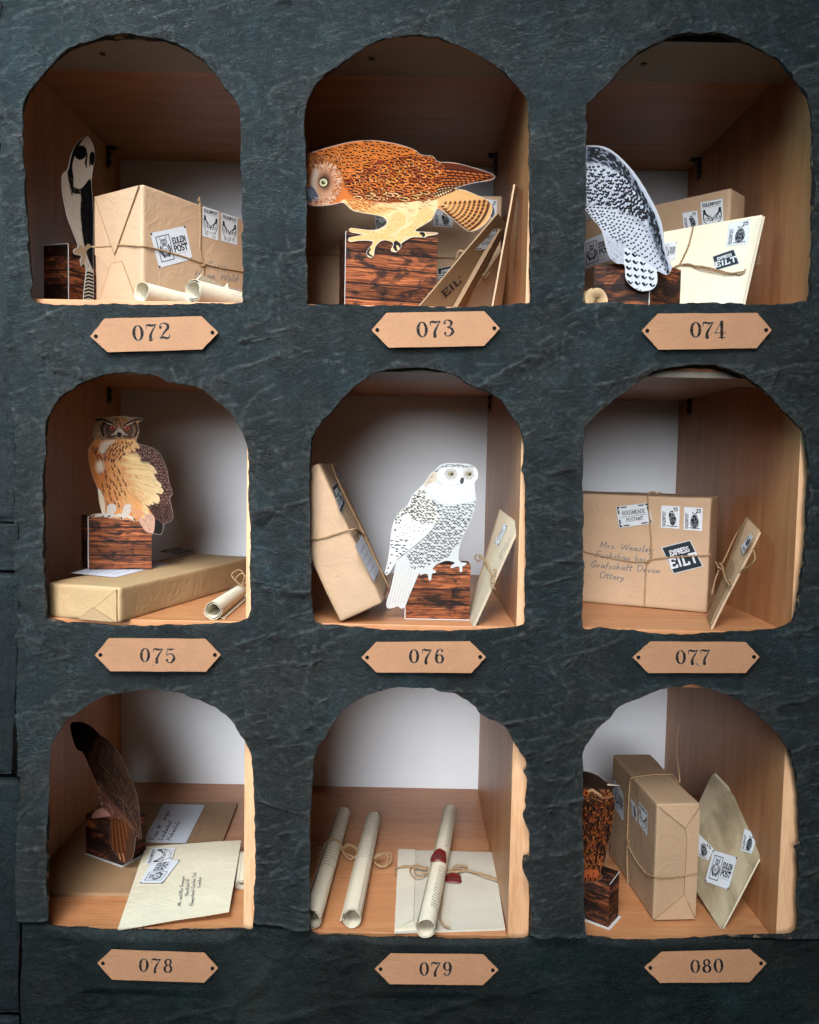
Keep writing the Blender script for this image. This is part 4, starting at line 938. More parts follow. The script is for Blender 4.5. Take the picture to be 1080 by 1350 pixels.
def tube_mesh(P, r, ns=6):
    P = np.asarray(P, float); T = np.gradient(P, axis=0); T /= np.maximum(np.linalg.norm(T, axis=1, keepdims=True), 1e-12)
    n = np.cross(T[0], [0.3, 0.2, 1.0]); n /= np.linalg.norm(n); V = []
    R = np.ones(len(P)) * r
    for i in range(len(P)):
        n = n - T[i] * (n @ T[i]); n /= max(np.linalg.norm(n), 1e-9); b = np.cross(T[i], n)
        a = np.linspace(0, 2 * np.pi, ns, endpoint=False); V.append(P[i] + R[i] * (np.cos(a)[:, None] * n + np.sin(a)[:, None] * b))
    F = [(i * ns + j, i * ns + (j + 1) % ns, (i + 1) * ns + (j + 1) % ns, (i + 1) * ns + j) for i in range(len(P) - 1) for j in range(ns)]
    F += [tuple(range(ns))[::-1], tuple((len(P) - 1) * ns + j for j in range(ns))]
    return np.vstack(V), F
def resample(P, step):
    P = np.asarray(P, float); d = np.r_[0, np.cumsum(np.linalg.norm(np.diff(P, axis=0), axis=1))]; n = max(4, int(d[-1] / step)); s = np.linspace(0, d[-1], n)
    return np.stack([np.interp(s, d, P[:, k]) for k in range(3)], 1)
def twine_into(mb, pts, r=.0011, rng=None, fuzz=1.0, curve=True):
    rng = rng or np.random.default_rng(int(abs(np.sum(pts)) * 1e5) % 99991)
    P = np.asarray(pts, float)
    if curve and len(P) > 2:
        Q = np.vstack([2 * P[0] - P[1], P, 2 * P[-1] - P[-2]]); t = np.linspace(0, 1, 8, endpoint=False)[:, None]; o = []
        for i in range(1, len(Q) - 2):
            a, b, c, d = Q[i - 1:i + 3]; o.append(.5 * (2 * b + (c - a) * t + (2 * a - 5 * b + 4 * c - d) * t ** 2 + (3 * b - a - 3 * c + d) * t ** 3))
        P = np.vstack(o + [P[-1:]])
    P = resample(P, r * 1.3); T = np.gradient(P, axis=0); T /= np.maximum(np.linalg.norm(T, axis=1, keepdims=True), 1e-12)
    P = P + rng.normal(0, r * .10, P.shape)
    n = np.cross(T, [0.31, 0.22, .92]); n /= np.maximum(np.linalg.norm(n, axis=1, keepdims=True), 1e-9); b = np.cross(T, n)
    ph = np.arange(len(P)) * 1.3 / 4.2 * 2 * np.pi / 1.6
    for k in (0, np.pi):
        mb.add(*tube_mesh(P + (np.cos(ph + k)[:, None] * n + np.sin(ph + k)[:, None] * b) * r * .5, r * .62, 6))
    for i in range(int(len(P) * .22 * fuzz)):
        j = rng.integers(0, len(P)); d = unit(T[j] * rng.uniform(-1, 1) + n[j] * rng.normal() + b[j] * rng.normal()); L = r * rng.uniform(1.5, 4)
        mb.add(*tube_mesh([P[j], P[j] + d * L * .5, P[j] + d * L + rng.normal(0, r * .4, 3)], r * .09, 3))
def twine(paths, parent, r=.0011, name='twine', fuzz=1.0, curve=True):
    mb = MB()
    for p in paths: twine_into(mb, p, r, None, fuzz, curve)
    return mb.build(name, M['twine'], parent, True)
def flap(name, pts, pl, t, m, parent):
    """a folded paper tongue lying on a face: polygon of world points on plane pl, thickness t"""
    P = [np.asarray(p, float) for p in pts]; V = [p + pl.n * t for p in P] + [p - pl.n * .0005 for p in P]; k = len(P)
    F = [tuple(range(k))] + [(i, i + k, (i + 1) % k + k, (i + 1) % k) for i in range(k)]
    return obj(name, V, F, m, parent)
def scroll(name, A, B, R0, R1, label, m, turns=1.7, start=0.0, cat='scroll', group=None, thick=.00045, flare=0.0, inner=.55, wav=0.0):
    """rolled sheet from near end A to far end B (axis points), a spiral of `turns` from the outside in"""
    A, B = np.asarray(A, float), np.asarray(B, float); ax = unit(B - A); n = unit(np.cross(ax, [0, 0, 1])); b = np.cross(n, ax)   # b up
    ns, nl = int(34 * turns), 16; th = np.linspace(0, 2 * np.pi * turns, ns); rr = 1 - (1 - inner) * th / th[-1]
    rr[:4] += flare * np.array([1, .6, .3, .1])
    V = []
    for s in (0, 1):
        for j in range(nl):
            f = j / (nl - 1); c = A + (B - A) * f; R = R0 + (R1 - R0) * f - s * thick
            R = R * (1 + wav * math.sin(7 * f + 1)); a = start + th
            end = (ax * (.0012 * np.sin(3 * th + 2 * f))[:, None] if j in (0, nl - 1) else 0)
            V.append(c + (np.cos(a) * rr * R)[:, None] * n + (np.sin(a) * rr * R)[:, None] * b + end)
    V = np.vstack(V); k = ns * nl; V = np.vstack([V, V]); f1 = grid_faces(nl, ns); F = [tuple(f[::-1]) for f in f1] + [tuple(f + k) for f in f1]
    for j in range(nl - 1): F += [tuple(2 * k + q for q in f) for f in ((j * ns, (j + 1) * ns, (j + 1) * ns + k, j * ns + k), ((j + 1) * ns - 1, (j + 2) * ns - 1, (j + 2) * ns - 1 + k, (j + 1) * ns - 1 + k))]
    for i in range(ns - 1): F += [tuple(2 * k + q for q in f) for f in ((i, i + 1, i + 1 + k, i + k), ((nl - 1) * ns + i, (nl - 1) * ns + i + 1, (nl - 1) * ns + i + 1 + k, (nl - 1) * ns + i + k))]
    o = obj(name, V, F, m, None, True); tag(o, label, cat, group)
    def surf(ang0, ang1, f0, f1, off=.0005):
        """map: u runs along the roll from f0 to f1, v around it from ang0 to ang1 (radians, 0 = sideways, pi/2 = up)"""
        def g(u, v):
            f = f0 + (f1 - f0) * u; a = ang0 + (ang1 - ang0) * v; R = (R0 + (R1 - R0) * f) * (1 + wav * np.sin(7 * f + 1)) + off
            return A + (B - A) * f[:, None] + (np.cos(a) * R)[:, None] * n + (np.sin(a) * R)[:, None] * b
        return g
    return o, surf, (A, B, ax, n, b)
def text_canvas(w, h, k, pitch, lh, seed, col=(96, 92, 92), r=.16, a=.8, ragged=.2):
    cv = Canvas(0, 0, w, h, k); scribble_lines(cv, .5, pitch * .6, w - .5, h - .3, pitch, lh, col, np.random.default_rng(seed), r, a, ragged); return cv
def wax_seal(name, c, n, R, parent, seed=0):
    n = unit(n); u = unit(np.cross(n, [.2, 1, .1])); v = np.cross(n, u); rng = np.random.default_rng(seed); K = 30; rings = [(0, .0011), (.45, .0010), (.68, .0009), (.76, .0019), (.9, .0019), (1.0, .0008), (1.03, -.0004)]
    lob = 1 + .10 * np.sin(np.arange(K) / K * 6.283 * 3 + rng.uniform(0, 6)) + .06 * np.sin(np.arange(K) / K * 6.283 * 5 + rng.uniform(0, 6))
    V = []; a = np.arange(K) / K * 2 * np.pi
    for f, h in rings: V.append(np.asarray(c) + (np.cos(a) * R * f * (1 + (lob - 1) * f))[:, None] * u + (np.sin(a) * R * f * (1 + (lob - 1) * f))[:, None] * v + n * h)
    F = [(i * K + j, (i + 1) * K + j, (i + 1) * K + (j + 1) % K, i * K + (j + 1) % K) for i in range(len(rings) - 1) for j in range(K)]
    return obj(name, np.vstack(V), F, M['wax'], parent, True)
def wax_on_roll(name, frame, f, ang, R, Rw, parent, seed=0):
    """a wax blot pressed round a roll: the disc is bent onto the cylinder"""
    A, B, ax, n, b = frame; L = np.linalg.norm(B - A); rng = np.random.default_rng(seed); K = 34
    rings = [(0, .0016), (.40, .0015), (.62, .0014), (.70, .0026), (.86, .0027), (.97, .0016), (1.02, -.0004)]
    a = np.arange(K) / K * 2 * np.pi; lob = 1 + .10 * np.sin(3 * a + rng.uniform(0, 6)) + .07 * np.sin(5 * a + rng.uniform(0, 6)) + .04 * np.sin(9 * a + rng.uniform(0, 6)); V = []
    for q, h in rings:
        u = 1.4 * np.cos(a) * Rw * q * (1 + (lob - 1) * q); w = ang + np.sin(a) * Rw * q * (1 + (lob - 1) * q) / R
        V.append(A + ax * (f * L + u)[:, None] + (np.cos(w) * (R + h))[:, None] * n + (np.sin(w) * (R + h))[:, None] * b)
    F = [(i * K + j, (i + 1) * K + j, (i + 1) * K + (j + 1) % K, i * K + (j + 1) % K) for i in range(len(rings) - 1) for j in range(K)]
    return obj(name, np.vstack(V), F, M['wax'], parent, True)
def print_block(name, O, ex, ey, ez, parent, base=None, blackened=False):
    """hollow-looking card box printed with planks: six faces, each with its own paper coordinates, pale folds at its edges"""
    O, ex, ey, ez = [np.asarray(q, float) for q in (O, ex, ey, ez)]; V, F, UV = [], [], []
    lx, ly, lz = [np.linalg.norm(q) for q in (ex, ey, ez)]
    faces = [(O, ex, ez, lx, lz), (O + ex, ey, ez, ly, lz), (O + ex + ey, -ex, ez, lx, lz), (O + ey, -ey, ez, ly, lz), (O + ez, ex, ey, lx, ly), (O + ey, ex, -ey, lx, ly)]
    off = 0.0
    for o, a, b, la, lb in faces:
        i = len(V); V += [o, o + a, o + a + b, o + b]; F.append((i, i + 1, i + 2, i + 3)); UV += [(off, 0), (off + la, 0), (off + la, lb), (off, lb)]; off += la + .013
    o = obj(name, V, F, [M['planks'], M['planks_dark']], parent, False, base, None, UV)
    for i, p in enumerate(o.data.polygons): p.material_index = int(blackened or i in (1, 3))      # short sides printed burnt; whole blocks also get shade put into the print
    return o
def fold_line(a, b, n1, parent, w=.0006, name='paper_fold'):
    a, b = np.asarray(a, float), np.asarray(b, float); s = unit(np.cross(b - a, n1)) * w; n1 = unit(n1)
    V = [a - s + n1 * .0003, a + s + n1 * .0003, b + s + n1 * .0003, b - s + n1 * .0003]; V += [v - n1 * .0008 for v in V]
    return obj(name, V, [(0, 1, 2, 3), (4, 7, 6, 5), (0, 4, 5, 1), (1, 5, 6, 2), (2, 6, 7, 3), (3, 7, 4, 0)], M['card'], parent)
def crease(pts, pl, h, parent, w=.0005):
    """shadow in the gap of a folded-over sheet, put in as a thin darker strip along a polyline on plane pl, standing h off it"""
    mb = MB()
    for a, b in zip(pts[:-1], pts[1:]):
        a, b = np.asarray(a, float), np.asarray(b, float); s = unit(np.cross(b - a, pl.n)) * w
        V = [a - s + pl.n * h, a + s + pl.n * h, b + s + pl.n * h, b - s + pl.n * h]; V += [v - pl.n * .0012 for v in V]
        mb.add(V, [(0, 1, 2, 3), (4, 7, 6, 5), (0, 4, 5, 1), (1, 5, 6, 2), (2, 6, 7, 3), (3, 7, 4, 0)])
    return mb.build('fold_shadow', M['kraft_dark'], parent)
def owl_card(art, crop, plane, parent, t=.0012, stock='card'):
    """a cut-out owl print on stiff white card standing in `plane`"""
    cv, P = art(); x0, y0, s = crop
    R = P[::2]; fr = np.array([plane.U(x0 + u / s, y0 + v / s) for u, v in R]); k = len(fr)
    tri = tessellate_polygon([[Vector((float(u), float(v), 0)) for u, v in R]])
    V = np.vstack([fr, fr - plane.n * t]); F = [tuple(f) for f in tri] + [tuple(i + k for i in f[::-1]) for f in tri] + [(i, (i + 1) % k, (i + 1) % k + k, i + k) for i in range(k)]
    obj('card', V, F, M[stock], parent)
    def g(u, v):
        X = x0 + (cv.x0 + u * (cv.W - 1) / cv.k) / s; Y = y0 + (cv.y0 + v * (cv.H - 1) / cv.k) / s
        d = FWD + RT * ((X - 540.0) / F_PX)[:, None] - UP * ((Y - 675.0) / F_PX)[:, None]
        return CAM + d * (((plane.p - CAM) @ plane.n) / (d @ plane.n))[:, None] + plane.n * .0003
    patch('owl_print', cv, g, parent, None, .5)
# ================================================================ the shelf behind the front
XL1, XR1, XL2, XR2, XL3, XR3 = -.571, -.2205, -.1975, .1475, .176, .521
YS, YB = .022, .5337
ZT, ZM, ZB = .2050, -.2232, -.6576; CT, CM, CB = .5655, .1318, -.3022
shelf = thing('shelf_unit', (0, .28, ZB - .4), 'beech veneer shelf unit with white back, behind the dark arched front', 'shelf')
def part(name, boxes, m):
    mb = MB()
    for b in boxes: mb.add(*aabox(*b))
    o = mb.build(name, m, shelf)
    bv = o.modifiers.new('edge', 'BEVEL'); bv.width = .0012; bv.segments = 2
    return o
part('back_panel', [(-.62, .57, YB, YB + .008, ZB - .4, CT + .1)], M['back'])
for z0, z1 in ((ZB - .06, ZB), (ZM - .079, ZM), (ZT - .079, ZT), (CT, CT + .06)):
    for x0, x1 in ((XL1, XR1), (XL2, XR2), (XL3, XR3)): part('shelf_board', [(x0 + .0002, x1 - .0002, YS + .001, YB - .001, z0, z1)], M['wood_x'])
for x0, x1 in ((XL1 - .0285, XL1), (XR1, XL2), (XR2, XL3), (XR3, XR3 + .0285)):
    part('partition', [(x0, x1, YS + .0015, YB - .001, ZB - .4, CT + .06)], M['wood_z'])
    part('edge_band', [(x0 - .0003, x1 + .0003, YS - .0005, YS + .001, ZB - .4, CT + .06)], M['edge'])
for c in (CT, CM):
    for x0, x1 in ((XL1, XR1), (XL2, XR2), (XL3, XR3)):
        r = part('front_rail', [(x0 + .0005, x1 - .0005, YS + .002, .138, c - .014, c - .0005)], M['rail'])
        xs = x0 + .47 * (x1 - x0) - .03
        a = np.linspace(0, 6.283, 14, endpoint=False)
        obj('screw', np.vstack([np.c_[xs + .0042 * np.cos(a), .085 + .0042 * np.sin(a), np.full(14, c - .0148)], np.c_[xs + .0034 * np.cos(a), .085 + .0034 * np.sin(a), np.full(14, c - .0158)]]),
            [tuple(range(14, 28))] + [(i, (i + 1) % 14, 14 + (i + 1) % 14, 14 + i) for i in range(14)], M['metal'], r)
def bracket(x, z, s):
    """small metal corner bracket under a ceiling, against a partition (s: +1 partition on its right)"""
    mb = MB(); y = YB - .075
    mb.add(*aabox(x - .018 if s > 0 else x, x if s > 0 else x + .018, y, y + .016, z - .0022, z - .0004))
    mb.add(*aabox(x - .0022 if s > 0 else x + .0004, x - .0004 if s > 0 else x + .0022, y, y + .016, z - .036, z - .0022))
    o = mb.build('corner_bracket', M['metal'], shelf)
    q = MB()
    for zz in (z - .012, z - .027): q.add(*tube_mesh([(x - s * .002, y + .008, zz), (x - s * .006, y + .008, zz)], .0042, 10))
    q.add(*tube_mesh([(x - s * .010, y + .008, z - .002), (x - s * .010, y + .008, z - .006)], .0042, 10)); q.build('bracket_screw', M['metal'], o, False)
for x, s in ((XL1, -1), (XR2, 1), (XR3, 1)):
    for z in (CT, CM): bracket(x, z, s)

# ================================================================ the dark front: painted paper over board, nine hand-cut arches
Z3 = 3.0
def px(crop, pts): return [(crop[0] + x / crop[2], crop[1] + y / crop[2]) for x, y in pts]
ARCH = {
 72: ((0, 30, Z3), [(140,1105),(125,1010),(108,800),(95,600),(90,450),(90,340),(130,250),(190,175),(260,115),(370,68),(460,62),(560,62),(650,75),(740,110),(815,165),(870,230),(920,290),(950,350),(953,480),(955,600),(958,850),(960,1080),(950,1105),(700,1112),(400,1114)]),
 73: ((370, 30, Z3), [(128,1108),(108,1080),(104,900),(103,700),(98,500),(93,420),(100,330),(130,260),(200,190),(290,120),(380,70),(470,48),(570,48),(660,68),(760,110),(850,165),(920,230),(970,290),(980,340),(983,480),(985,600),(985,800),(985,960),(985,1100),(960,1112),(780,1119),(600,1120),(350,1113)]),
 74: ((720, 30, Z3), [(155,1110),(150,1080),(152,950),(155,800),(158,560),(160,345),(185,300),(240,250),(290,190),(340,140),(430,85),(520,50),(620,45),(740,60),(840,100),(920,150),(970,210),(1020,270),(1050,340),(1055,500),(1053,700),(1050,900),(1040,1085),(1000,1105),(880,1115),(700,1108),(500,1110),(300,1112)]),
 75: ((0, 470, Z3), [(205,1040),(185,1005),(178,800),(175,600),(176,450),(180,340),(185,270),(215,190),(300,120),(400,75),(500,65),(620,75),(680,105),(790,125),(860,180),(930,240),(975,320),(988,400),(989,600),(990,900),(987,1020),(960,1045),(900,1055),(700,1062),(500,1065),(340,1055)]),
 76: ((370, 470, Z3), [(150,1055),(128,1030),(122,900),(120,700),(118,540),(120,440),(125,330),(150,280),(220,200),(290,120),(380,65),(490,45),(580,45),(690,75),(760,120),(840,150),(900,210),(950,290),(962,360),(958,420),(952,450),(965,480),(968,600),(967,840),(965,1030),(950,1065),(900,1075),(700,1085),(550,1084),(400,1080),(260,1068)]),
 77: ((720, 470, Z3), [(150,1075),(146,980),(148,900),(150,880),(147,700),(148,500),(148,300),(170,265),(220,210),(300,150),(370,95),(440,55),(540,38),(640,35),(720,55),(800,90),(870,150),(940,220),(1010,290),(1030,340),(1038,480),(1032,600),(1028,700),(1020,810),(990,1000),(960,1060),(880,1080),(700,1092),(500,1100),(400,1088),(300,1080),(220,1072)]),
 78: ((0, 900, Z3), [(205,968),(190,940),(190,700),(190,500),(195,300),(215,220),(270,150),(330,105),(400,60),(480,40),(580,32),(680,35),(770,60),(860,105),(930,170),(970,240),(995,290),(1005,400),(1007,570),(1008,750),(1000,860),(995,975),(960,985),(700,985),(500,985),(350,978)]),
 79: ((370, 900, Z3), [(135,1000),(120,950),(116,800),(115,650),(120,500),(128,380),(135,290),(170,220),(220,140),(280,85),(370,40),(470,22),(560,22),(650,35),(740,75),(800,130),(880,170),(920,230),(965,300),(972,335),(960,350),(976,385),(970,460),(972,500),(960,525),(968,555),(985,600),(985,680),(962,690),(958,730),(975,770),(985,810),(985,980),(960,1015),(800,1020),(620,1017),(450,1015),(280,1006)]),
 80: ((720, 900, Z3), [(168,1003),(152,970),(150,800),(148,600),(148,450),(148,300),(170,240),(210,180),(270,115),(350,70),(440,30),(540,15),(620,18),(720,50),(790,90),(850,140),(920,210),(960,270),(985,350),(1000,450),(1001,540),(1000,630),(984,655),(998,690),(994,840),(990,985),(860,1000),(700,1008),(560,1015),(350,1022),(250,1014)]),
}
PLATES = {
 '072': ((0, 30), [(357,1240),(413,1170),(797,1160),(863,1225),(800,1292),(425,1303)], (598, 1223), 58, -4, 26),
 '073': ((370, 30), [(360,1215),(420,1147),(805,1140),(868,1208),(805,1278),(428,1285)], (612, 1210), 58, -3.5, 26),
 '074': ((720, 30), [(378,1218),(442,1150),(835,1147),(893,1215),(833,1287),(445,1293)], (640, 1214), 58, 0, 24),
 '075': ((0, 470), [(375,1180),(430,1115),(812,1117),(873,1180),(815,1247),(437,1245)], (624, 1182), 52, 1.5, 25),
 '076': ((370, 470), [(320,1190),(378,1130),(750,1127),(812,1188),(755,1252),(380,1250)], (578, 1185), 52, 0, 25),
 '077': ((720, 470), [(343,1190),(413,1128),(790,1130),(845,1188),(790,1252),(405,1252)], (581, 1188), 52, -1, 24),
 '078': ((0, 900), [(385,1110),(440,1057),(808,1070),(863,1130),(808,1187),(443,1175)], (617, 1118), 50, 1.5, 24),
 '079': ((370, 900), [(373,1133),(435,1073),(803,1077),(862,1137),(800,1197),(432,1193)], (614, 1132), 50, 0, 23),
 '080': ((720, 900), [(390,1128),(458,1067),(808,1057),(873,1110),(805,1185),(450,1188)], (636, 1120), 50, -2, 23),
}
front = thing('pigeonhole_front', (.05, .004, -.95), 'dark blue-black painted paper front with nine rough arched openings', 'facade')
holes = []
rngF = np.random.default_rng(5)
for k_, (crop, pts) in ARCH.items():
    p = smooth_path(px(crop, pts), True, 5)
    W = np.array([PY(a, b, 0.0)[[0, 2]] for a, b in p])
    W = resample(np.c_[np.vstack([W, W[:1]]), np.zeros(len(W) + 1)], .0016)[:-1, :2]
    P3 = np.c_[W, np.full(len(W), k_ * 3.1)]
    nrm = np.gradient(W, axis=0); nrm = np.c_[nrm[:, 1], -nrm[:, 0]]; nrm /= np.linalg.norm(nrm, axis=1, keepdims=True)
    W = W + nrm * (fbm(P3 * 90, 3, 3) * .0016 + np.minimum(fbm(P3 * 34, 2, 9), 0) * .0022)[:, None]
    holes.append(W)
GX = np.arange(-.5225, .98, .0021); GZ = np.arange(-.98, .80, .0021); nx, nz = len(GX), len(GZ)
X, Zg = np.meshgrid(GX, GZ, indexing='ij'); XY = np.c_[X.ravel(), Zg.ravel()]
# hand-cut left edge of the front (meets the block wall)
le = XY[:, 0] < -.505
XY[le, 0] += (fbm(np.c_[XY[le, 1] * 12, np.zeros((le.sum(), 2))], 3, 21) * .004) * ((-.505 - XY[le, 0]) / .0175)
XY[:, 0] = np.where(XY[:, 0] < -.5, XY[:, 0] + np.clip((XY[:, 1] - .05) / .5, 0, 1) * -.018 * np.clip((-.5 - XY[:, 0]) / .0225, 0, 1), XY[:, 0])
inside = np.zeros(len(XY), bool); near_d = np.full(len(XY), 9.0)
snap = XY.copy()
for W in holes:
    lo, hi = W.min(0) - .03, W.max(0) + .03; idx = np.where(((XY > lo) & (XY < hi)).all(1))[0]; p = XY[idx]
    ins = np.zeros(len(idx), bool); Q = np.roll(W, -1, 0)
    for (ax, ay), (bx, by) in zip(W, Q):
        if ay == by: continue
        ins ^= ((ay > p[:, 1]) != (by > p[:, 1])) & (p[:, 0] < (bx - ax) * (p[:, 1] - ay) / (by - ay) + ax)
    inside[idx] |= ins
    d = np.full(len(idx), 9.0); best = np.zeros((len(idx), 2))
    ex = Q - W; l2 = (ex ** 2).sum(1)
    for c0 in range(0, len(idx), 4000):
        pp = p[c0:c0 + 4000]; t = np.clip(((pp[:, None] - W[None]) * ex[None]).sum(2) / l2, 0, 1); cl = W[None] + ex[None] * t[..., None]
        dd = np.hypot(*(pp[:, None] - cl).transpose(2, 0, 1)); j = dd.argmin(1); d[c0:c0 + 4000] = dd[np.arange(len(pp)), j]; best[c0:c0 + 4000] = cl[np.arange(len(pp)), j]
    sd = np.where(ins, -d, d); near_d[idx] = np.minimum(near_d[idx], sd)
    sn = ins & (d < .0040); snap[idx[sn]] = best[sn]
    sn2 = (~ins) & (d < .0007); snap[idx[sn2]] = best[sn2]
keepv = ~(inside & (near_d < -.0039))
F = grid_faces(nx, nz); n_in = (inside[F]).sum(1)
F = F[(n_in < 4) & keepv[F].all(1)]
# a face with inside corners is kept (its corners are pulled onto the cut line)
P2 = np.c_[snap, np.zeros(len(snap))]
lowb = np.clip((-.638 - snap[:, 1]) / .006, 0, 1)
amp = 1 - .75 * lowb
rid = fbm(P2 * 26 + fbm(P2 * 9, 2, 31)[:, None] * 1.2, 4, 11, True); big = fbm(P2 * 5, 3, 12); mid = fbm(P2 * 60, 3, 13)
wr = np.maximum(fbm(np.c_[P2[:, 0] * 9 + P2[:, 1] * 5, P2[:, 1] * 20 - P2[:, 0] * 6, P2[:, 2]], 3, 14, True) - .35, 0)
fold = np.maximum(fbm(np.c_[P2[:, 0] * 4.2 + big * .5, P2[:, 1] * 2.6, P2[:, 2]], 3, 19, True) - .42, 0)
# torn paper sheets pasted over each other: each with its own lie, its own crinkle direction and a lapped edge
nS = 120; sx_, sz_ = rngF.uniform(-.62, 1.05, nS), rngF.uniform(-1.05, .86, nS); sa_, sh_ = rngF.uniform(-.55, .55, nS), rngF.uniform(-.0011, .0011, nS)
wx = snap[:, 0] + fbm(P2 * 11, 3, 51) * .020; wz = snap[:, 1] + fbm(P2 * 11, 3, 52) * .020
d1 = np.full(len(wx), 9.0); d2 = np.full(len(wx), 9.0); own_i = np.zeros(len(wx), int)
for k_ in range(nS):
    dk = np.hypot((wx - sx_[k_]) * .75, wz - sz_[k_]); c1_ = dk < d1; d2 = np.where(c1_, d1, np.minimum(d2, dk)); own_i[c1_] = k_; d1 = np.where(c1_, dk, d1)
sa = sa_[own_i]; ru = snap[:, 0] * np.cos(sa) - snap[:, 1] * np.sin(sa); rv = snap[:, 0] * np.sin(sa) + snap[:, 1] * np.cos(sa)
cri = fbm(np.c_[ru * 62 + own_i * 3.7, rv * 118, P2[:, 2]], 2, 53, True); seam = np.clip(1 - (d2 - d1) / .0035, 0, 1)
cri2 = np.maximum(fbm(np.c_[ru * 12 + own_i * 1.3, rv * 34, P2[:, 2]], 3, 54, True) - .25, 0)
soft = fbm(np.c_[snap[:, 0] * 15 + fbm(P2 * 7, 2, 61) * .6, snap[:, 1] * 21 + fbm(P2 * 7, 2, 62) * .6, P2[:, 2]], 2, 63, True)
y = -(big * .0075 + amp * (soft * .0034 + rid * .0016 + mid * .0010 + cri * .0011 + cri2 * .0026 + wr * .011 + fold * .022 + sh_[own_i] * 1.2 - seam * .0013)) + lowb * .0035
for (c_, hexa_, *_r) in PLATES.values():                                        # the paper is pressed flat where a plate is pinned
    c0_ = PY(c_[0] + np.mean([q[0] for q in hexa_]) / 3.0, c_[1] + np.mean([q[1] for q in hexa_]) / 3.0, 0)
    dd_ = np.maximum(np.abs(snap[:, 0] - c0_[0]) / .092, np.abs(snap[:, 1] - c0_[2]) / .036); y *= 1 - .82 * np.clip((1.25 - dd_) / .3, 0, 1)
y += np.clip(1 - near_d / .010, 0, 1) ** 2 * .0028 * (near_d < .01)          # paper rolls back over the cut edge
y -= np.exp(-((snap[:, 1] + .634) / .004) ** 2) * .003                          # ledge above the lower board
Vf = np.c_[snap[:, 0], y, snap[:, 1]]
used, inv = np.unique(F, return_inverse=True); F = inv.reshape(F.shape); Vf = Vf[used]
E = np.vstack([F[:, [0, 1]], F[:, [1, 2]], F[:, [2, 3]], F[:, [3, 0]]]); Es = np.sort(E, 1)
_, first, cnt = np.unique(Es[:, 0].astype(np.int64) * 10 ** 7 + Es[:, 1], return_index=True, return_counts=True)
be = E[first[cnt == 1]]
zc = Vf[F].mean(1)[:, 2]
facing = obj('stone_paper_skin', Vf, F[zc >= -.638], M['facade'], front, True)
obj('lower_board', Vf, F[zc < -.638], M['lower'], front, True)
bv = np.unique(be); mp = {int(a): i for i, a in enumerate(bv)}; nb = len(bv)
Vb = np.vstack([Vf[bv] * [1, 1, 1], np.c_[Vf[bv, 0], Vf[bv, 1] * .5 + .0015, Vf[bv, 2]] + np.c_[fbm(Vf[bv] * 160, 2, 41) * .0006, np.zeros(nb), fbm(Vf[bv] * 160, 2, 42) * .0006], np.c_[Vf[bv, 0], np.full(nb, .0050), Vf[bv, 2]]])
Fb = []
for a, b in be:
    a, b = mp[int(a)], mp[int(b)]
    Fb += [(b, a, a + nb, b + nb), (b + nb, a + nb, a + 2 * nb, b + 2 * nb)]
obj('cut_edge', Vb, Fb, M['rim'], front, True)

V_, F_ = aabox(-.70, -.5255, .012, .019, -1.1, .85); obj('dark_gap_backing', V_, F_, M['lower'], front)  # added dark board so the gaps between the wall blocks read black
# ---------------------------------------------------------------- painted blocks of the neighbouring wall on the left
def wall_block(name, y0, y1, x1a, x1b, label, depth, yf):
    a, b = PY(x1a, y0, yf), PY(x1b, y1, yf); nz_, nx_ = 60, 46
    G = np.zeros((nx_, nz_, 3))
    for i in range(nx_):
        for j in range(nz_):
            f = j / (nz_ - 1); xr = a[0] + (b[0] - a[0]) * f; G[i, j] = (-.80 + (xr + .80) * i / (nx_ - 1), yf, a[2] + (b[2] - a[2]) * f)
    P = G.reshape(-1, 3); ed = np.minimum.reduce([np.repeat(np.arange(nx_)[::-1], nz_) / 2.0, np.tile(np.arange(nz_), nx_) / 1.5, np.tile(np.arange(nz_)[::-1], nx_) / 1.5])
    rough = fbm(P * 14, 4, int(y0)) * .003 + fbm(P * 60, 3, int(y0) + 1, True) * .0012
    P = P + np.c_[np.zeros(len(P)), -rough + np.clip(1 - ed, 0, 1) ** 2 * .006, np.zeros(len(P))]
    P[:, 0] += np.where(np.repeat(np.arange(nx_), nz_) == nx_ - 1, fbm(P * 40, 3, int(y0) + 2) * .0016, 0)
    back = P.copy(); back[:, 1] = yf + depth; n_ = len(P)
    ring = [i * nz_ for i in range(nx_)] + [(nx_ - 1) * nz_ + j for j in range(1, nz_)] + [i * nz_ + nz_ - 1 for i in range(nx_ - 2, -1, -1)] + [j for j in range(nz_ - 2, 0, -1)]
    F = [tuple(f) for f in grid_faces(nx_, nz_)] + [tuple(f[::-1] + n_) for f in grid_faces(nx_, nz_)] + [(p, q, q + n_, p + n_) for p, q in zip(ring, ring[1:] + ring[:1])]
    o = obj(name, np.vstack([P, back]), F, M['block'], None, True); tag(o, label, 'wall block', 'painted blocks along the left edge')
wall_block('wall_block', -160, 186, -3, 0, 'dark painted block at the left edge beside opening 072, the topmost block', .05, -.002)
wall_block('wall_block', 190, 412, 4, 7, 'deeply recessed black painted block at the left edge below the topmost one', .05, .012)
wall_block('wall_block', 416, 688, 14, 18, 'tall dark teal block with a pale scuffed edge, left of tag 072 and opening 075', .05, -.006)
wall_block('wall_block', 691, 753, 21, 22, 'low flat dark block, the shortest one of the left edge, left of opening 075', .05, -.010)
wall_block('wall_block', 756, 1022, 23, 13, 'tall dark block narrowing at its foot, left of tag 075', .05, -.010)
wall_block('wall_block', 1027, 1338, 23, 22, 'tall black block standing left of opening 078', .05, -.008)
wall_block('wall_block', 1342, 1560, 22, 22, 'lowest black block of the left edge, just showing at the bottom', .05, -.008)

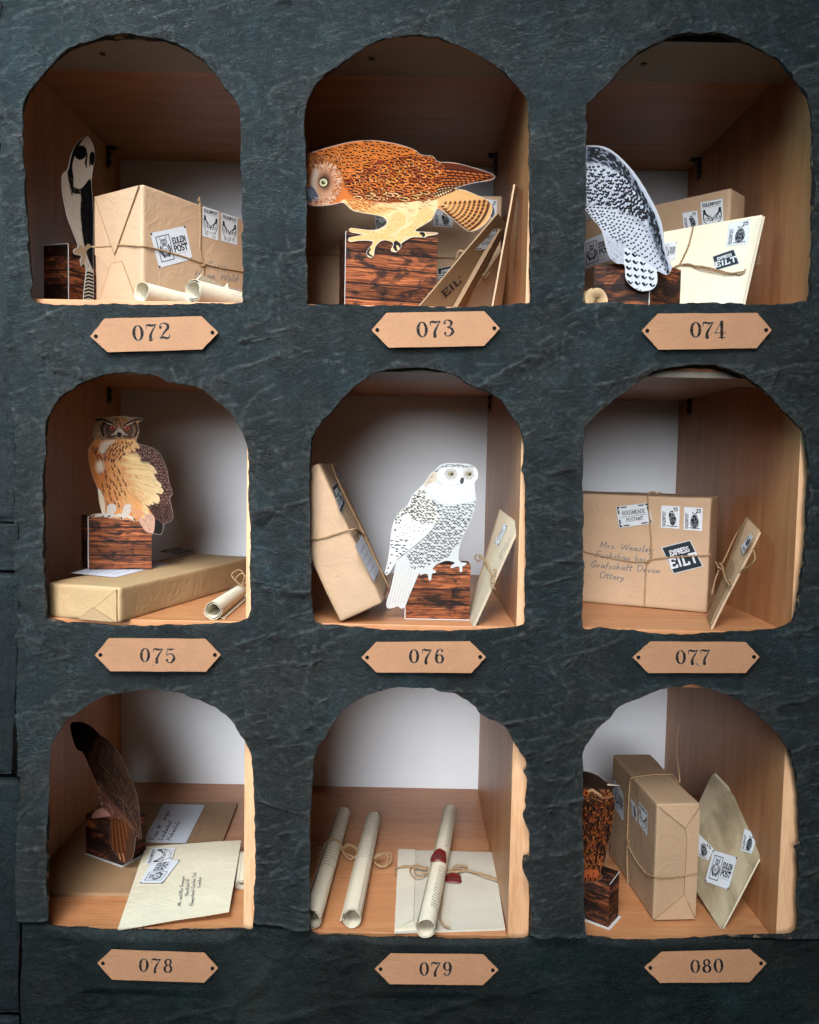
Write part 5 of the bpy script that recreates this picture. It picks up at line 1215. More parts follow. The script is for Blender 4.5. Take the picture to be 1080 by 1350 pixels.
# ---------------------------------------------------------------- number plates
for num, (c, hexa, ctr, hh, rot, pitch) in PLATES.items():
    rng = np.random.default_rng(int(num)); pl = Plane((0, -.0068, 0), (0, -1, 0)); P = px((c[0], c[1], 3.0), hexa)
    # outline with slightly uneven scissor cuts
    out = []
    for i in range(6):
        a, b = np.array(P[i]), np.array(P[(i + 1) % 6])
        for t in np.linspace(0, 1, 6, endpoint=False): out.append(a + (b - a) * t + rng.normal(0, .18, 2) * (t > 0))
    V = np.array([pl.U(*q) for q in out]); cx_ = V[:, 0].mean(); k = len(V)
    Vv = np.vstack([V, V + [0, .0016, 0]])
    tri = tessellate_polygon([[Vector((v[0], v[2], 0)) for v in V]])
    F = [tuple(f) for f in tri] + [tuple(i + k for i in f[::-1]) for f in tri] + [(i, (i + 1) % k, (i + 1) % k + k, i + k) for i in range(k)]
    o = obj('number_plate', Vv, F, M['plate']); tag(o, f'tan card plate pointed at both ends with the stamped number {num}', 'number plate', 'number plates under the openings')
    h = hh / 3.0 * 1.14; w = pitch * 3 / 3.0 * 2
    cw, chh = 60, 30; cv = Canvas(0, 0, cw, chh, 4.2); a = math.radians(rot)
    for i, ch in enumerate(num):
        ox, oy = (i - 1) * pitch / 1.50, 0
        for p, r in numeral(ch):
            p = np.asarray(p, float); lx = (p[:, 0] - .31) * h * 1.16 + ox; ly = (p[:, 1] - .5) * h * (1 + .02 * (i - 1))
            cv.stroke(np.c_[cw / 2 + lx * math.cos(a) - ly * math.sin(a), chh / 2 + lx * math.sin(a) + ly * math.cos(a)], np.asarray(r) * h * .94, (34, 25, 20), 1.0)
    if num in ('075', '076', '077'):
        q = {'075': (-5, 12), '076': (-6, 12.5), '077': (8, 11)}[num]; cv.stroke([(cw / 2 + q[0], chh / 2 + q[1]), (cw / 2 + q[0] - .6, chh / 2 + q[1] + 1.4)], .55, (46, 38, 34), .9)
        if num == '077': cv.stroke([(cw / 2 + 4, chh / 2 + 8.5), (cw / 2 + 6.5, chh / 2 + 11)], .8, (46, 38, 34), .9)
    if num in ('073', '078'): cv.stroke([(cw / 2 + 4, chh / 2 + (12 if num == '073' else -12))], .5, (60, 48, 40), .8)
    # worn ink
    yy, xx = np.meshgrid(np.arange(cv.H), np.arange(cv.W), indexing='ij'); nz2 = fbm(np.c_[xx.ravel() / 6.0, yy.ravel() / 6.0, np.full(xx.size, int(num))], 3, 5).reshape(cv.A.shape)
    cv.A = cv.A * np.clip(1.0 - np.clip(nz2 - .22, 0, 1) * 2.2, .4, 1)
    cxp, cyp = c[0] + ctr[0] / 3.0, c[1] + ctr[1] / 3.0
    pts = [pl.U(cxp + dx, cyp + dy) for dx, dy in ((-cw / 2, -chh / 2), (cw / 2, -chh / 2), (cw / 2, chh / 2), (-cw / 2, chh / 2))]
    q_ = on_quad(pts, 0.0, pl)
    def fm(u, v, q_=q_, cx_=cx_):
        W = q_(u, v); W[:, 1] -= .0004; return W
    patch('number_print', cv, fm, o)
    for tip, sgn in ((P[0], 1), (P[3], -1)):
        cpt = pl.U(tip[0] + sgn * 7.5, tip[1]); cpt[1] -= .0006; a12 = np.linspace(0, 6.283, 12, endpoint=False)
        Vh = np.vstack([np.c_[cpt[0] + .0026 * np.cos(a12), np.full(12, cpt[1]), cpt[2] + .0026 * np.sin(a12)], np.c_[cpt[0] + .0026 * np.cos(a12), np.full(12, cpt[1] + .004), cpt[2] + .0026 * np.sin(a12)]])
        obj('pin_hole', Vh, [tuple(range(12)), tuple(range(12, 24))[::-1]] + [(i, (i + 1) % 12, 12 + (i + 1) % 12, 12 + i) for i in range(12)], M['black'], o)
# ================================================================ what lies in the nine openings
WOOD = 'printed plank block'
def owl_thing(label, base, cat='owl cutout'):
    return thing('owl_cutout', base, label, cat, 'printed owl cutouts on plank blocks')
def parcel(O, ex, ey, ez, label, m='kraft', r=.0025, wob=.0010, seed=1, n=16):
    V, F = rounded_box(O, ex, ey, ez, r, n, wob, seed)
    o = obj('parcel', V, F, M[m], None, True); return tag(o, label, 'parcel', 'wrapped parcels')
def face_plane(p, a, b): return Plane(p, np.cross(a, b))
def tri_flap(parent, pl, pts, m='kraft', t=.0011, name='paper_fold'): return flap(name, pts, pl, t, M[m], parent)

# ---------------------------------------------------------------- 072
A = PY(188, 242, .075); zt = A[2]; hgt = zt - ZT
l0 = PZ(121.5, 257, zt) - A; r0 = PZ(308, 285, zt) - A
dr = unit([r0[0], r0[1], 0]); dl = unit([-dr[1], dr[0], 0]); dl = dl if dl @ l0 > 0 else -dl
L072 = l0 @ dl; base = A - [0, 0, hgt]
p072 = parcel(base, dl * L072, dr * .225, (0, 0, hgt), 'large brown parcel set corner-on above tag 072, two owl face stamps on its right side', seed=72, r=.0035)
PL, PR = face_plane(A, dl, (0, 0, 1)), face_plane(A, dr, (0, 0, 1))
q = lambda s, h: base + dl * L072 * s + np.array([0, 0, hgt]) * h
tri_flap(p072, PL, [q(.06, .012), q(.97, .012), q(.62, .40), q(.40, .40)], t=.0020); tri_flap(p072, PL, [q(.985, .98), q(.985, .50), q(.58, .32), q(.55, .42)], t=.0013)
tri_flap(p072, PL, [q(.05, .985), q(.97, .985), q(.55, .47)], t=.0026)
crease([q(.97, .012), q(.62, .40), q(.40, .40), q(.06, .012)], PL, .0022, p072); crease([q(.97, .985), q(.55, .47), q(.05, .985)], PL, .0028, p072)
decal('stamp', stamp_face(1), [(266.5, 271), (289, 278), (288, 318), (265.5, 311)], PR, p072); decal('stamp', stamp_face(4), [(291, 279), (313.5, 287), (313, 324), (290.5, 318)], PR, p072)
decal('post_label', label_post(), [(197, 307), (244, 297), (254, 342), (209, 354)], PR, p072)
decal('address', handwriting(['Georg', 'H. am Wald', 'Marktgasse'], 8, 13, indent=[16, 4, 10]), [(252, 342), (320, 346), (318, 396), (246, 384)], PR, p072, .0008)
oL, oR = .0014, .0014
tw = [PL.U(x, y, oL) for x, y in ((121.5, 325.5), (140, 325), (160, 323), (184, 324.5))] + [PR.U(x, y, oR) for x, y in ((192, 325), (215, 331), (240, 338), (266, 347), (290, 353), (318, 358), (345, 364))]
tv = [PR.U(x, y, oR) for x, y in ((260.5, 266), (262.5, 262.5), (263.5, 300), (263, 330), (266.5, 347), (267, 370), (267, 404))]
twine([tw, tv, [PR.U(262, 342, .002), PR.U(268, 350, .004), PR.U(262, 350, .003)]], p072, .00135)
# scrolls in front of it
def lying(px_, py_, Zf, R, Y=None): return (PY(px_, py_, Y) if Y is not None else PZ(px_, py_, Zf + R))
a = PY(187, 386.5, .040); a[2] = ZT + .0150
s1, sf, _ = scroll('scroll', a, a + np.array([.072, .128, .0]), .0146, .0138, 'blank cream scroll, left of the two rolled sheets under tag 072\'s parcel', M['scroll'], 1.6, 2.2, group='rolled paper scrolls', inner=.8)
a = PY(255, 386, .034); a[2] = ZT + .0170
s2, sf, _ = scroll('scroll', a, a + np.array([.092, .150, .0]), .0166, .0155, 'wider cream scroll with printed lines, at the right front of opening 072', M['scroll'], 2.4, 2.6, group='rolled paper scrolls', inner=.62)
patch('script', text_canvas(60, 24, 4, 2.6, 1.1, 720), sf(.1, 1.9, .30, .98), s2)
q4 = [PY(266, 362, .115), PY(322, 390, .20), PY(306, 408, .19), PY(246, 384, .10)]
lt, pl_ = slab('letter', q4, .0014, M['cream'], None, 10, .0008, 5); tag(lt, 'cream folded letter propped behind the printed scroll under the twine of parcel 072', 'letter')
slab('folded_corner', [PY(295, 379, .115), PY(300, 373, .118), PY(303, 388, .12), PY(298, 389, .118)], .0008, M['cream'], lt, 6, .0004)
# pied owl on its block
C = PY(90, 321, .140); hb = C[2] - ZT; d = unit([.50, .866, 0]); e = unit([-.95, .30, 0])
own = owl_thing('black and white owl with dark eye patches, at a sharp angle above tag 072', (C[0], C[1], ZT))
print_block('plank_block', C - [0, 0, hb] , d * .115, e * .044, (0, 0, hb), own)
fold_line(C, C - [0, 0, hb], (.5, -1, 0), own); fold_line(C, C + e * .044, (0, -1, .4), own)
nrm_ = np.array([d[1], -d[0], 0]); owl_card(owl_pied, (40, 170, 3.724), Plane(C + nrm_ * .0020, nrm_), own)

# ---------------------------------------------------------------- 073
A = PY(662, 258, .26); zt = A[2]; B = A - [.46, -.02, 0]; ex = B - A; ey = unit(np.cross(ex, [0, 0, 1])); ey = ey if ey[1] > 0 else -ey
p073 = parcel(A - [0, 0, zt - ZT], ex * .80, ey * .16, (0, 0, zt - ZT), 'wide tan parcel standing behind the orange owl above tag 073', seed=73, n=18)
PF = face_plane(A, ex, (0, 0, 1))
decal('stamp', stamp_face(2), [(494, 284), (513, 283), (514, 303), (495, 304)], PF, p073); decal('stamp', stamp_perch('15', 3), [(571, 276), (598, 278), (598, 300), (571, 299)], PF, p073)
decal('stamp', stamp_perch('25', 3), [(640, 262), (656, 264), (655, 290), (639, 288)], PF, p073); decal('post_label', label_express(), [(577, 354), (598, 350), (604, 366), (579, 372)], PF, p073)
twine([[PF.U(400, 336.5, .0013), PF.U(450, 337, .0014), PF.U(560, 339, .0014), PF.U(665, 343, .0013)]], p073, .0012)
C = PY(456, 304, .085); hb = C[2] - ZT; ph = math.radians(14); d = np.array([math.cos(ph), math.sin(ph), 0]); e = np.array([-math.sin(ph), math.cos(ph), 0])
pf = face_plane(C, d, (0, 0, 1)); wv = (pf.U(577, 308) - C) @ d
own = owl_thing('orange brown owl bending forward, pale legs on its block above tag 073', (C[0], C[1], ZT))
print_block('plank_block', C - [0, 0, hb], d * wv, e * .052, (0, 0, hb), own); fold_line(C, C - [0, 0, hb], (-.3, -1, 0), own, .0004)
owl_card(owl_tawny, (400, 170, 3.6), Plane(C + pf.n * .0018, pf.n), own)
# envelopes leaning at its right
def env(label, quad, t=.003, m='kraft_dark', seed=0, warp=.0006, cat='envelope'):
    o, pl = slab('envelope', quad, t, M[m], None, 14, warp, seed); tag(o, label, cat, 'leaning and lying envelopes'); return o, pl
def seat(p, Z): p = np.array(p, float); p[2] = max(p[2], Z + .0005); return p
e1, pl = env('brown envelope leaning steeply right of the orange owl\'s block, pale edge and two labels', [PY(657, 281, .070), PY(669, 297, .13), seat(PY(604, 412, .115), ZT), seat(PY(553, 404, .060), ZT)], .0022, 'kraft_dark', 731)
c4 = lambda p4, off=.0012: [pl.U(x, y) for x, y in p4]
decal('post_label', label_office(), [(636, 304), (656, 301), (648, 327), (626, 330)], pl, e1, .0012)
cvx = Canvas(0, 0, 30, 24, 3); write(cvx, 'EILT', 2, 4, 13, (70, 44, 28), 1.4, space=.2)
decal('print', cvx, [(578, 384), (604, 362), (612, 372), (588, 396)], pl, e1, .0012)
twine([[PY(601, 342, .085), PY(606, 330, .083), PY(616, 336, .10), PY(618, 352, .12)], [PY(606, 331, .083), PY(612, 334, .082), PY(611, 360, .10), PY(608, 384, .105)]], e1, .0011)
e2, _ = env('dark brown envelope tucked under the labelled one above tag 073', [PY(660, 303, .10), PY(669, 300, .15), seat(PY(612, 412, .15), ZT), seat(PY(600, 410, .10), ZT)], .006, 'kraft_dark', 732)
e3, _ = env('tan envelope lowest in the leaning bundle right of the orange owl', [PY(660, 331, .14), PY(667, 345, .20), seat(PY(648, 414, .20), ZT), seat(PY(606, 412, .14), ZT)], .004, 'kraft', 733)
o = twine([[PY(630, 366, .135), PY(634, 362, .13), PY(640, 366, .14), PY(646, 358, .15)]], e2, .0011)
e4, _ = env('thin upright tan envelope seen edge-on at the right of opening 073', [PY(679.5, 243, .072), PY(683, 246, .135), seat(PY(660, 414, .12), ZT), seat(PY(650, 404, .060), ZT)], .0024, 'kraft', 734)

# ---------------------------------------------------------------- 074
A = PY(964, 247, .15); zt = A[2]; l0 = PZ(865, 269, zt) - A; dl = unit([l0[0], l0[1], 0]); dr = np.array([-dl[1], dl[0], 0]); dr = dr if dr[1] > 0 else -dr
p074 = parcel(A - [0, 0, zt - ZT], dl * .325, dr * .052, (0, 0, zt - ZT), 'flat brown parcel standing behind the cream envelopes above tag 074', seed=74, r=.004)
PF = face_plane(A, dl, (0, 0, 1))
PRt = face_plane(A, dr, (0, 0, 1)); qv = lambda s, h: A + dr * .052 * s + np.array([0, 0, zt - ZT]) * (h - 1)
tri_flap(p074, PRt, [qv(.1, .985), qv(.9, .985), qv(.5, .82)]); tri_flap(p074, PRt, [qv(.1, .02), qv(.9, .02), qv(.5, .2)])
decal('stamp', stamp_perch('15', 5), [(899.5, 280.5), (920, 277), (923, 303), (902, 306)], PF, p074); decal('stamp', stamp_face(6), [(923, 266.5), (954, 261), (955.5, 300), (926, 306)], PF, p074)
decal('post_label', label_post(), [(768, 318), (806, 303), (812, 341), (769, 357)], PF, p074)
Q = [PY(875, 305.5, .150), PY(1005.5, 283, .095), seat(PY(978, 404, .066), ZT), seat(PY(882, 404, .110), ZT)]
e5, pl = env('cream envelope tied with twine, small owl stamp and black square label, above tag 074', Q, .0016, 'cream', 741, .0004)
e6, _ = env('lower cream envelope of the tied pair above tag 074, its edge showing on the right', [q_ - pl.n * .0022 + np.array([.0045, .002, 0]) for i, q_ in enumerate(Q)], .0016, 'cream', 742, .0004)
decal('stamp', stamp_perch('25', 7), [(961, 295), (991, 288), (987, 322), (956, 326)], pl, e5, .001)
decal('express_label', label_express(), [(939, 338.5), (968, 328.5), (975.5, 348), (944, 357)], pl, e5, .001)
decal('post_label', label_post(), [(872, 320), (893, 319), (890, 342), (876, 346)], pl, e5, .001)
fl = [pl.U(965, 398, .0010), pl.U(978, 398, .0010), pl.U(1004, 287, .0010), pl.U(998, 290, .0010), pl.U(975, 360, .0010)]
flap('envelope_flap', [pl.U(967, 401), pl.U(976, 402), pl.U(1003, 286), pl.U(997, 289)], pl, .0011, M['cream'], e5)
pt = lambda L_, off=.0024: [pl.U(x, y, off) for x, y in L_]
twine([pt([(914.5, 300), (913, 306), (908, 325), (899, 345), (895, 351), (885, 357), (880, 362)]), pt([(880, 361), (890, 353), (900, 350), (915, 351.5), (930, 353), (952, 358.5), (968, 362), (979, 362.5), (983, 356)]),
       pt([(900, 350.5), (910, 350), (922, 355), (940, 359), (960, 362.5), (980, 360)], .0042)], e5, .0012)
twine([[PY(992, 345, .12), PY(996, 346, .115), PY(1001, 340, .112), PY(999, 335, .11)], [PY(992, 345, .12), PY(998, 349, .115), PY(1002, 346, .11)]], e6, .0010)
C = PY(858, 345, .055); hb = C[2] - ZT; e = unit([-1, .30, 0]); d = unit([.30, 1, 0]) * np.array([1, 1, 0])
own = owl_thing('black and white barred owl seen from behind, tail hanging over its block above tag 074', (C[0], C[1], ZT))
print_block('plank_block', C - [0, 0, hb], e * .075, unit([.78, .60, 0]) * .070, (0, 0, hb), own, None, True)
pw = face_plane(C, e, (0, 0, 1)); fold_line(C - [0, 0, hb * .42], C - [0, 0, hb], pw.n, own, .0005)
owl_card(owl_hawk, (765, 180, 4.32), Plane(C + np.array([0, -.008, 0]), (-.12, -1, 0)), own)
a = PY(787, 395, .045); a[2] = max(a[2], ZT + .0175); s3, sf, _ = scroll('scroll', a, a + np.array([-.030, .16, .0]), .0172, .0165, 'tan paper roll seen end-on at the left front corner of opening 074', M['tan_scroll'], 9.0, 2.0, group='rolled paper scrolls', inner=.05, thick=.0017)

# ---------------------------------------------------------------- 075
B0 = PZ(158.5, 821, ZM); B1 = PZ(309, 775.5, ZM); dr = unit([*(B1 - B0)[:2], 0]); dl = np.array([-dr[1], dr[0], 0]); Lb = PZ(64.5, 813, ZM) - B0; dl = dl if dl @ Lb > 0 else -dl
wl = Lb @ dl; lean = np.linalg.norm(Lb[:2]); T = PY(157.5, 775, B0[1]); hgt = T[2] - ZM
p075 = parcel(B0, dl * max(wl, .118), dr * .385, (0, 0, hgt), 'flat gold kraft parcel lying under the eagle owl\'s block above tag 075', 'gold', seed=75, r=.0035, wob=.0014)
PLf, PTop = face_plane(B0, dl, (0, 0, 1)), Plane((0, 0, ZM + hgt), (0, 0, 1))
PRf = face_plane(B0, dr, (0, 0, 1))
wl = max(wl, .118); q = lambda s, h: B0 + dl * wl * s + np.array([0, 0, hgt]) * h
tri_flap(p075, PLf, [q(.03, .95), q(.03, .03), q(.50, .03)], 'gold', .0034); tri_flap(p075, PLf, [q(.33, .40), q(.05, .03), q(.52, .03)], 'gold', .0052)
crease([q(.03, .95), q(.50, .03)], PLf, .0036, p075); crease([q(.05, .05), q(.33, .40), q(.52, .03)], PLf, .0054, p075)
lab = Canvas(0, 0, 60, 34, 2.5); lab.poly([(.4, .4), (59.6, .4), (59.6, 33.6), (.4, 33.6)], (226, 230, 242)); scribble_lines(lab, 6, 8, 52, 28, 6, 1.6, (120, 124, 140), np.random.default_rng(3), .3)
decal('address_label', lab, [(92, 756), (170, 735), (226, 743), (152, 762)], PTop, p075)
decal('express_label', label_express(), [(207, 727.5), (233, 722.5), (257, 726), (233, 731.5)], PTop, p075)
pb = PTop.U(116.5, 751.5); C = None
e = None; d = unit([math.cos(.16), math.sin(.16), 0]); pf = face_plane(pb, d, (0, 0, 1)); wv = (pf.U(200, 747) - pb) @ d; hb = pf.U(116.5, 681.5)[2] - (ZM + hgt)
e = np.array([-d[1], d[0], 0]); ob = pb + np.array([0, 0, .0012])
own = owl_thing('brown eagle owl with ear tufts and red eyes, standing above the gold parcel', ob)
print_block('plank_block', ob, d * wv, unit(e + d * -.55) * .034, (0, 0, hb), own); fold_line(ob, ob + np.array([0, 0, hb]), (-.4, -1, 0), own, .0007)
owl_card(owl_eagle, (100, 540, 6.136), Plane(ob + pf.n * .0020, pf.n), own)
a = PZ(281, 804.5, ZM + .0135); s4, sf, _ = scroll('scroll', a, a + unit(PZ(331, 769, ZM + .0135) - a) * .16, .0135, .0115, 'aged scroll tied with a twine bow beside the gold parcel, opening 075', M['scroll'], 2.0, 3.4, group='rolled paper scrolls', inner=.62, flare=.06)
patch('script', text_canvas(50, 22, 4, 2.6, 1.0, 750, (150, 120, 92), .15, .6), sf(.6, 2.6, .15, .95), s4)
ln, _ = slab('loose_edge', [PZ(331, 777, ZM + .004), PZ(334, 782, ZM + .003), PZ(296, 815, ZM + .0015), PZ(288, 814, ZM + .002)], .0006, M['scroll'], s4, 8, .0005)
bw = s4.location; k0 = PZ(318, 772, ZM + .024)
twine([[k0 + [-.004, 0, .002], k0 + [-.016, .004, .016], k0 + [-.004, .006, .024], k0 + [.004, .004, .014], k0], [k0, k0 + [-.008, -.004, .010], k0 + [.002, -.006, .020], k0 + [.010, -.004, .010], k0 + [.002, 0, 0]],
       [k0 + [-.010, 0, -.018], k0 + [-.011, -.004, -.006], k0 + [-.002, -.006, .001], k0 + [.008, -.002, -.004], k0 + [.010, .006, -.016]], [k0, k0 + [-.004, -.008, -.008], k0 + [-.001, -.012, -.016]]], s4, .0010)

# ---------------------------------------------------------------- 076
b0 = PZ(448, 822, ZM); b0[2] = ZM + .0004; Yf = b0[1]; rt_ = PY(510, 806, Yf) - b0; up_ = PY(425, 620, Yf) - PY(510, 806, Yf); th = math.atan2(-up_[0], up_[2])
ux, uz = np.array([math.cos(th), 0, math.sin(th)]), np.array([-math.sin(th), 0, math.cos(th)]); w_ = max(rt_ @ ux, .05); h_ = up_ @ uz
p076 = parcel(b0, ux * w_, (0.005, .165, 0), uz * h_, 'tall tan parcel leaning left, tied with twine, labels on its narrow side, in opening 076', seed=76, r=.0045, wob=.0015)
PF, PS = face_plane(b0, ux, uz), face_plane(b0 + ux * w_, (0.005, .165, 0), uz)
qs = lambda s, h: b0 + ux * w_ + np.array([.005, .165, 0]) * s + uz * h_ * h
decal('express_label', label_express(), [(436.5, 642), (443, 636), (455, 664), (449, 679)], PS, p076, .0010)
decal('address_label', lab, [(467, 720), (476, 705), (500, 752), (492, 768)], PS, p076, .0010); decal('stamp', stamp_face(8), [(440, 622), (445, 617), (452, 632), (447, 639)], PS, p076, .0010)
twine([[PF.U(405, 712, .0015), PF.U(430, 708, .0016), PF.U(455, 700, .0016), PF.U(467, 698, .0016), PS.U(471, 700, .0016), PS.U(478, 706, .0016), PS.U(482, 712, .0015)],
       [PS.U(436, 613, .0015), PS.U(445, 636, .0016), PS.U(460, 668, .0016), PS.U(472, 692, .0017), PS.U(478, 705, .0018), PS.U(486, 722, .0016), PS.U(512, 776, .0015)]], p076, .0014)
qf = lambda s, h: b0 + ux * w_ * s + uz * h_ * h
tri_flap(p076, PF, [qf(.04, .985), qf(.96, .985), qf(.5, .86)], t=.0008)
C = PZ(533.5, 816.5, ZM); hb = PY(533.5, 744, C[1])[2] - ZM; wv = PY(619, 817, C[1])[0] - C[0]; own = owl_thing('white snowy owl speckled with black, on its block above tag 076', (C[0], C[1], ZM))
d = np.array([1, 0, 0]); C = C + np.array([0, 0, .0003])
print_block('plank_block', C, d * wv, (.0, .05, 0), (0, 0, hb), own); fold_line(C + d * .0004, C + d * .0004 + np.array([0, 0, .025]), (0, -1, 0), own, .0005); fold_line(C + [0, 0, .0006], C + d * wv + [0, 0, .0006], (0, -1, 0), own, .0005)
owl_card(owl_snowy, (500, 600, 5.4), Plane(C + np.array([0, -.0020, 0]), (0, -1, 0)), own)
B_ = PZ(623.5, 826, ZM); Q = [PY(660, 673, .125), PY(684.5, 691, .058), seat(B_, ZM), seat(PZ(617, 815, ZM), ZM)]
e7, pl = env('buff tied envelope bundle leaning right beside the snowy owl\'s block', Q, .0035, 'buff', 761, .0004)
e8, _ = env('brown envelope behind the buff one in the leaning bundle above tag 076', [q_ - pl.n * .0042 + unit(Q[0] - Q[1]) * .014 for i, q_ in enumerate(Q)], .003, 'kraft', 762, .0004)
decal('post_label', label_office(), [(652, 717), (663, 690), (670, 693), (658, 720)], pl, e7, .001)
cvx = handwriting(['Herrn', 'F. Lang'], 9, 14); decal('address', cvx, [(658, 735), (672, 702), (676, 706), (662, 740)], pl, e7, .001)
twine([pt([(633, 738), (637, 735), (645, 748), (650, 757)], .0022), pt([(650, 757), (646, 745), (636, 733), (634, 736)], .0036), pt([(650, 757), (655, 760), (657, 752), (653, 753)], .004), pt([(632, 732), (629, 736), (633, 741), (638, 738), (635, 732)], .004), pt([(652, 757), (655, 766), (651, 772), (656, 778)], .004), pt([(652, 758), (651, 768), (657, 771)], .005)], e7, .0010, fuzz=2.5)

# ---------------------------------------------------------------- 077
B0 = PZ(932, 809, ZM); B1 = PZ(768, 794, ZM); dl = unit([*(B1 - B0)[:2], 0]); dr = np.array([-dl[1], dl[0], 0]); dr = dr if dr[1] > 0 else -dr
T = PY(944, 657, B0[1]); hgt = T[2] - ZM
p077 = parcel(B0 + [0, 0, .0004], dl * .245, dr * .135, (0, 0, hgt), 'large brown addressed parcel with office label, two stamps and black square label, above tag 077', seed=77, r=.004, n=18)
PF = face_plane(B0, dl, (0, 0, 1))
decal('office_label', label_office(), [(812, 667.5), (855, 662.5), (861, 690), (816, 696.5)], PF, p077)
decal('stamp', stamp_perch('15', 11), [(871.5, 665.5), (897.5, 667), (896.5, 698), (870.5, 696)], PF, p077); decal('stamp', stamp_perch('25', 12), [(901.5, 667.5), (927.5, 669), (926.5, 701), (900.5, 699)], PF, p077)
decal('express_label', label_express(), [(871.5, 721.5), (910.5, 711.5), (928, 747), (888, 757)], PF, p077)
decal('address', handwriting(['Mrs. Weasley', 'Fuchsbau bei', 'Grafschaft Devon', 'Ottery'], 8, 12.5, (64, 46, 34), .42, .9, indent=[8, 4, 0, 9]), [(779, 711), (879, 720), (875, 778), (777, 769)], PF, p077, .0008)
w77 = lambda L_, off=.0016: [PF.U(x, y, off) for x, y in L_]
top = Plane((0, 0, ZM + hgt), (0, 0, 1))
twine([w77([(762, 723), (772, 727.5), (800, 734), (830, 740), (852, 740.5), (858, 738), (880, 735), (910, 733), (930, 732), (937, 731)]), w77([(854, 653), (855, 665), (857, 690), (859, 715), (858, 738), (853, 745), (851, 770), (850, 800)]),
       w77([(858, 720), (860, 733), (852, 742)], .003), w77([(853.5, 653), (858, 649), (866, 650), (872, 649)], .002), w77([(855, 652), (862, 648), (868, 652)], .003)], p077, .0013)
Q = [PY(985, 685, .115), PY(1001, 701, .072), seat(PZ(937, 829, ZM), ZM), seat(PZ(934, 818, ZM), ZM)]
mid = lambda a, b, t: a * (1 - t) + b * t
e9, pl = env('tan tied envelope with a narrow stamp, right of the addressed parcel above tag 077', Q, .003, 'kraft', 771, .0016)
e10, _ = env('brown envelope at the back of the tied bundle above tag 077', [q_ - pl.n * .0046 + unit(Q[0] - Q[1]) * .016 for i, q_ in enumerate(Q)], .004, 'kraft_dark', 772, .0016)
decal('stamp', stamp_perch('25', 14), [(978, 722), (991, 704.5), (995.5, 708), (982, 732)], pl, e9, .0022)
twine([pt([(950, 745), (954, 748), (960, 766), (963, 770)], .003), pt([(947, 742), (951, 750), (957, 752), (953, 744), (949, 746)], .004), pt([(990, 722), (993, 735), (984, 746), (976, 750), (968, 760), (962, 769)], -.003), pt([(963, 768), (966, 774), (969, 770), (965, 766)], .004), pt([(952, 748), (946, 765), (941, 785)], .003),
       pt([(984, 690), (972, 708), (958, 738), (953, 746)], .003)], e9, .0011, fuzz=2.5)

# ---------------------------------------------------------------- 078
zt = ZB + .0065
P1, P2_ = PZ(313.5, 1057.5, zt), PZ(268, 1177, zt); P0, P3_ = PZ(126, 1057, zt), PZ(21, 1177, zt); P0[0] = max(P0[0], XL1 + .004); P3_[0] = max(P3_[0], XL1 + .004)
e11, pl = env('big brown envelope lying flat under the dark brown owl above tag 078', [P0, P1, P2_, P3_], .006, 'kraft_dark', 781, .0006)
lab2 = Canvas(0, 0, 60, 60, 2.5); lab2.poly([(.4, .4), (59.6, .4), (59.6, 59.6), (.4, 59.6)], (226, 232, 244))
for i, tx in enumerate(('Frau M. Berger', 'Lindenhof 4', 'Hohenfels')): write(lab2, tx, 8 + i * 11, 56, 6.5, (60, 66, 84), .45, ang=-math.pi / 2 + .02, font=HAND, slant=.2, width=.8)
decal('address_label', lab2, [(215.5, 1060), (271, 1062), (245, 1113.5), (187, 1112.5)], pl, e11, .0016)
cvx = handwriting(['Eilig'], 9, 12, (60, 50, 44), .5); decal('signature', cvx, [(254, 1106), (262, 1089), (270, 1091), (262, 1108)], pl, e11, .0011)
z0 = zt + .0048
Q = [PZ(192, 1116, z0 + .002), PZ(318, 1107.5, z0 + .010), PZ(302, 1201.5, ZB + .014), PZ(155, 1225, ZB + .003)]
e12, pl = env('cream envelope lying across the big brown one, stamped and addressed, above tag 078', Q, .0016, 'cream', 782, .0014)
decal('stamp', stamp_face(16), [(191, 1143), (200, 1119), (233, 1119), (226, 1137)], pl, e12, .0022)
decal('post_label', label_post(), [(184, 1166), (200, 1137), (238, 1135), (214, 1166)], pl, e12, .0020)
ad = Canvas(0, 0, 74, 52, 3.0)
for i, (tx, x0_, c_) in enumerate((('Mr and Mrs Granger', 2, 0), ('Hartfield 11', 16, 0), ('Hampstead Garden Suburb', 0, 0), ('London', 26, 0))): write(ad, tx, 3 + i * 12.5, 50 - x0_, 7.4, (52, 46, 42), .36, ang=-math.pi / 2, font=HAND, slant=.15, width=.58, space=.1)
decal('address', ad, [(237, 1156), (281, 1148), (279, 1196), (231, 1200)], pl, e12, .0022)
C = PZ(161, 1142.5, zt); dl_ = unit([*(PZ(113.5, 1126, zt) - C)[:2], 0]); wl = (PZ(113.5, 1126, zt) - C) @ dl_; dr_ = np.array([-dl_[1], dl_[0], 0]); dr_ = dr_ if dr_[1] > 0 else -dr_
hb = PY(113.5, 1075, (C + dl_ * wl)[1])[2] - zt; ob = C + [0, 0, .0016]
own = owl_thing('dark brown owl seen from behind at an angle, on its block above tag 078', ob)
print_block('plank_block', ob, dl_ * wl, dr_ * .05, (0, 0, hb), own, None, True)  # shade on this block is put into its darker print
V, F = aabox(0, 1, 0, 1, 0, 1); V = [ob - [0, 0, .0009] - (dl_ + dr_) * .0035 + dl_ * (wl + .004) * v[0] + dr_ * .057 * v[1] + np.array([0, 0, .0008]) * v[2] for v in V]; obj('card_foot', V, F, M['card'], own)
npl = face_plane(C, dl_, (0, 0, 1)).n
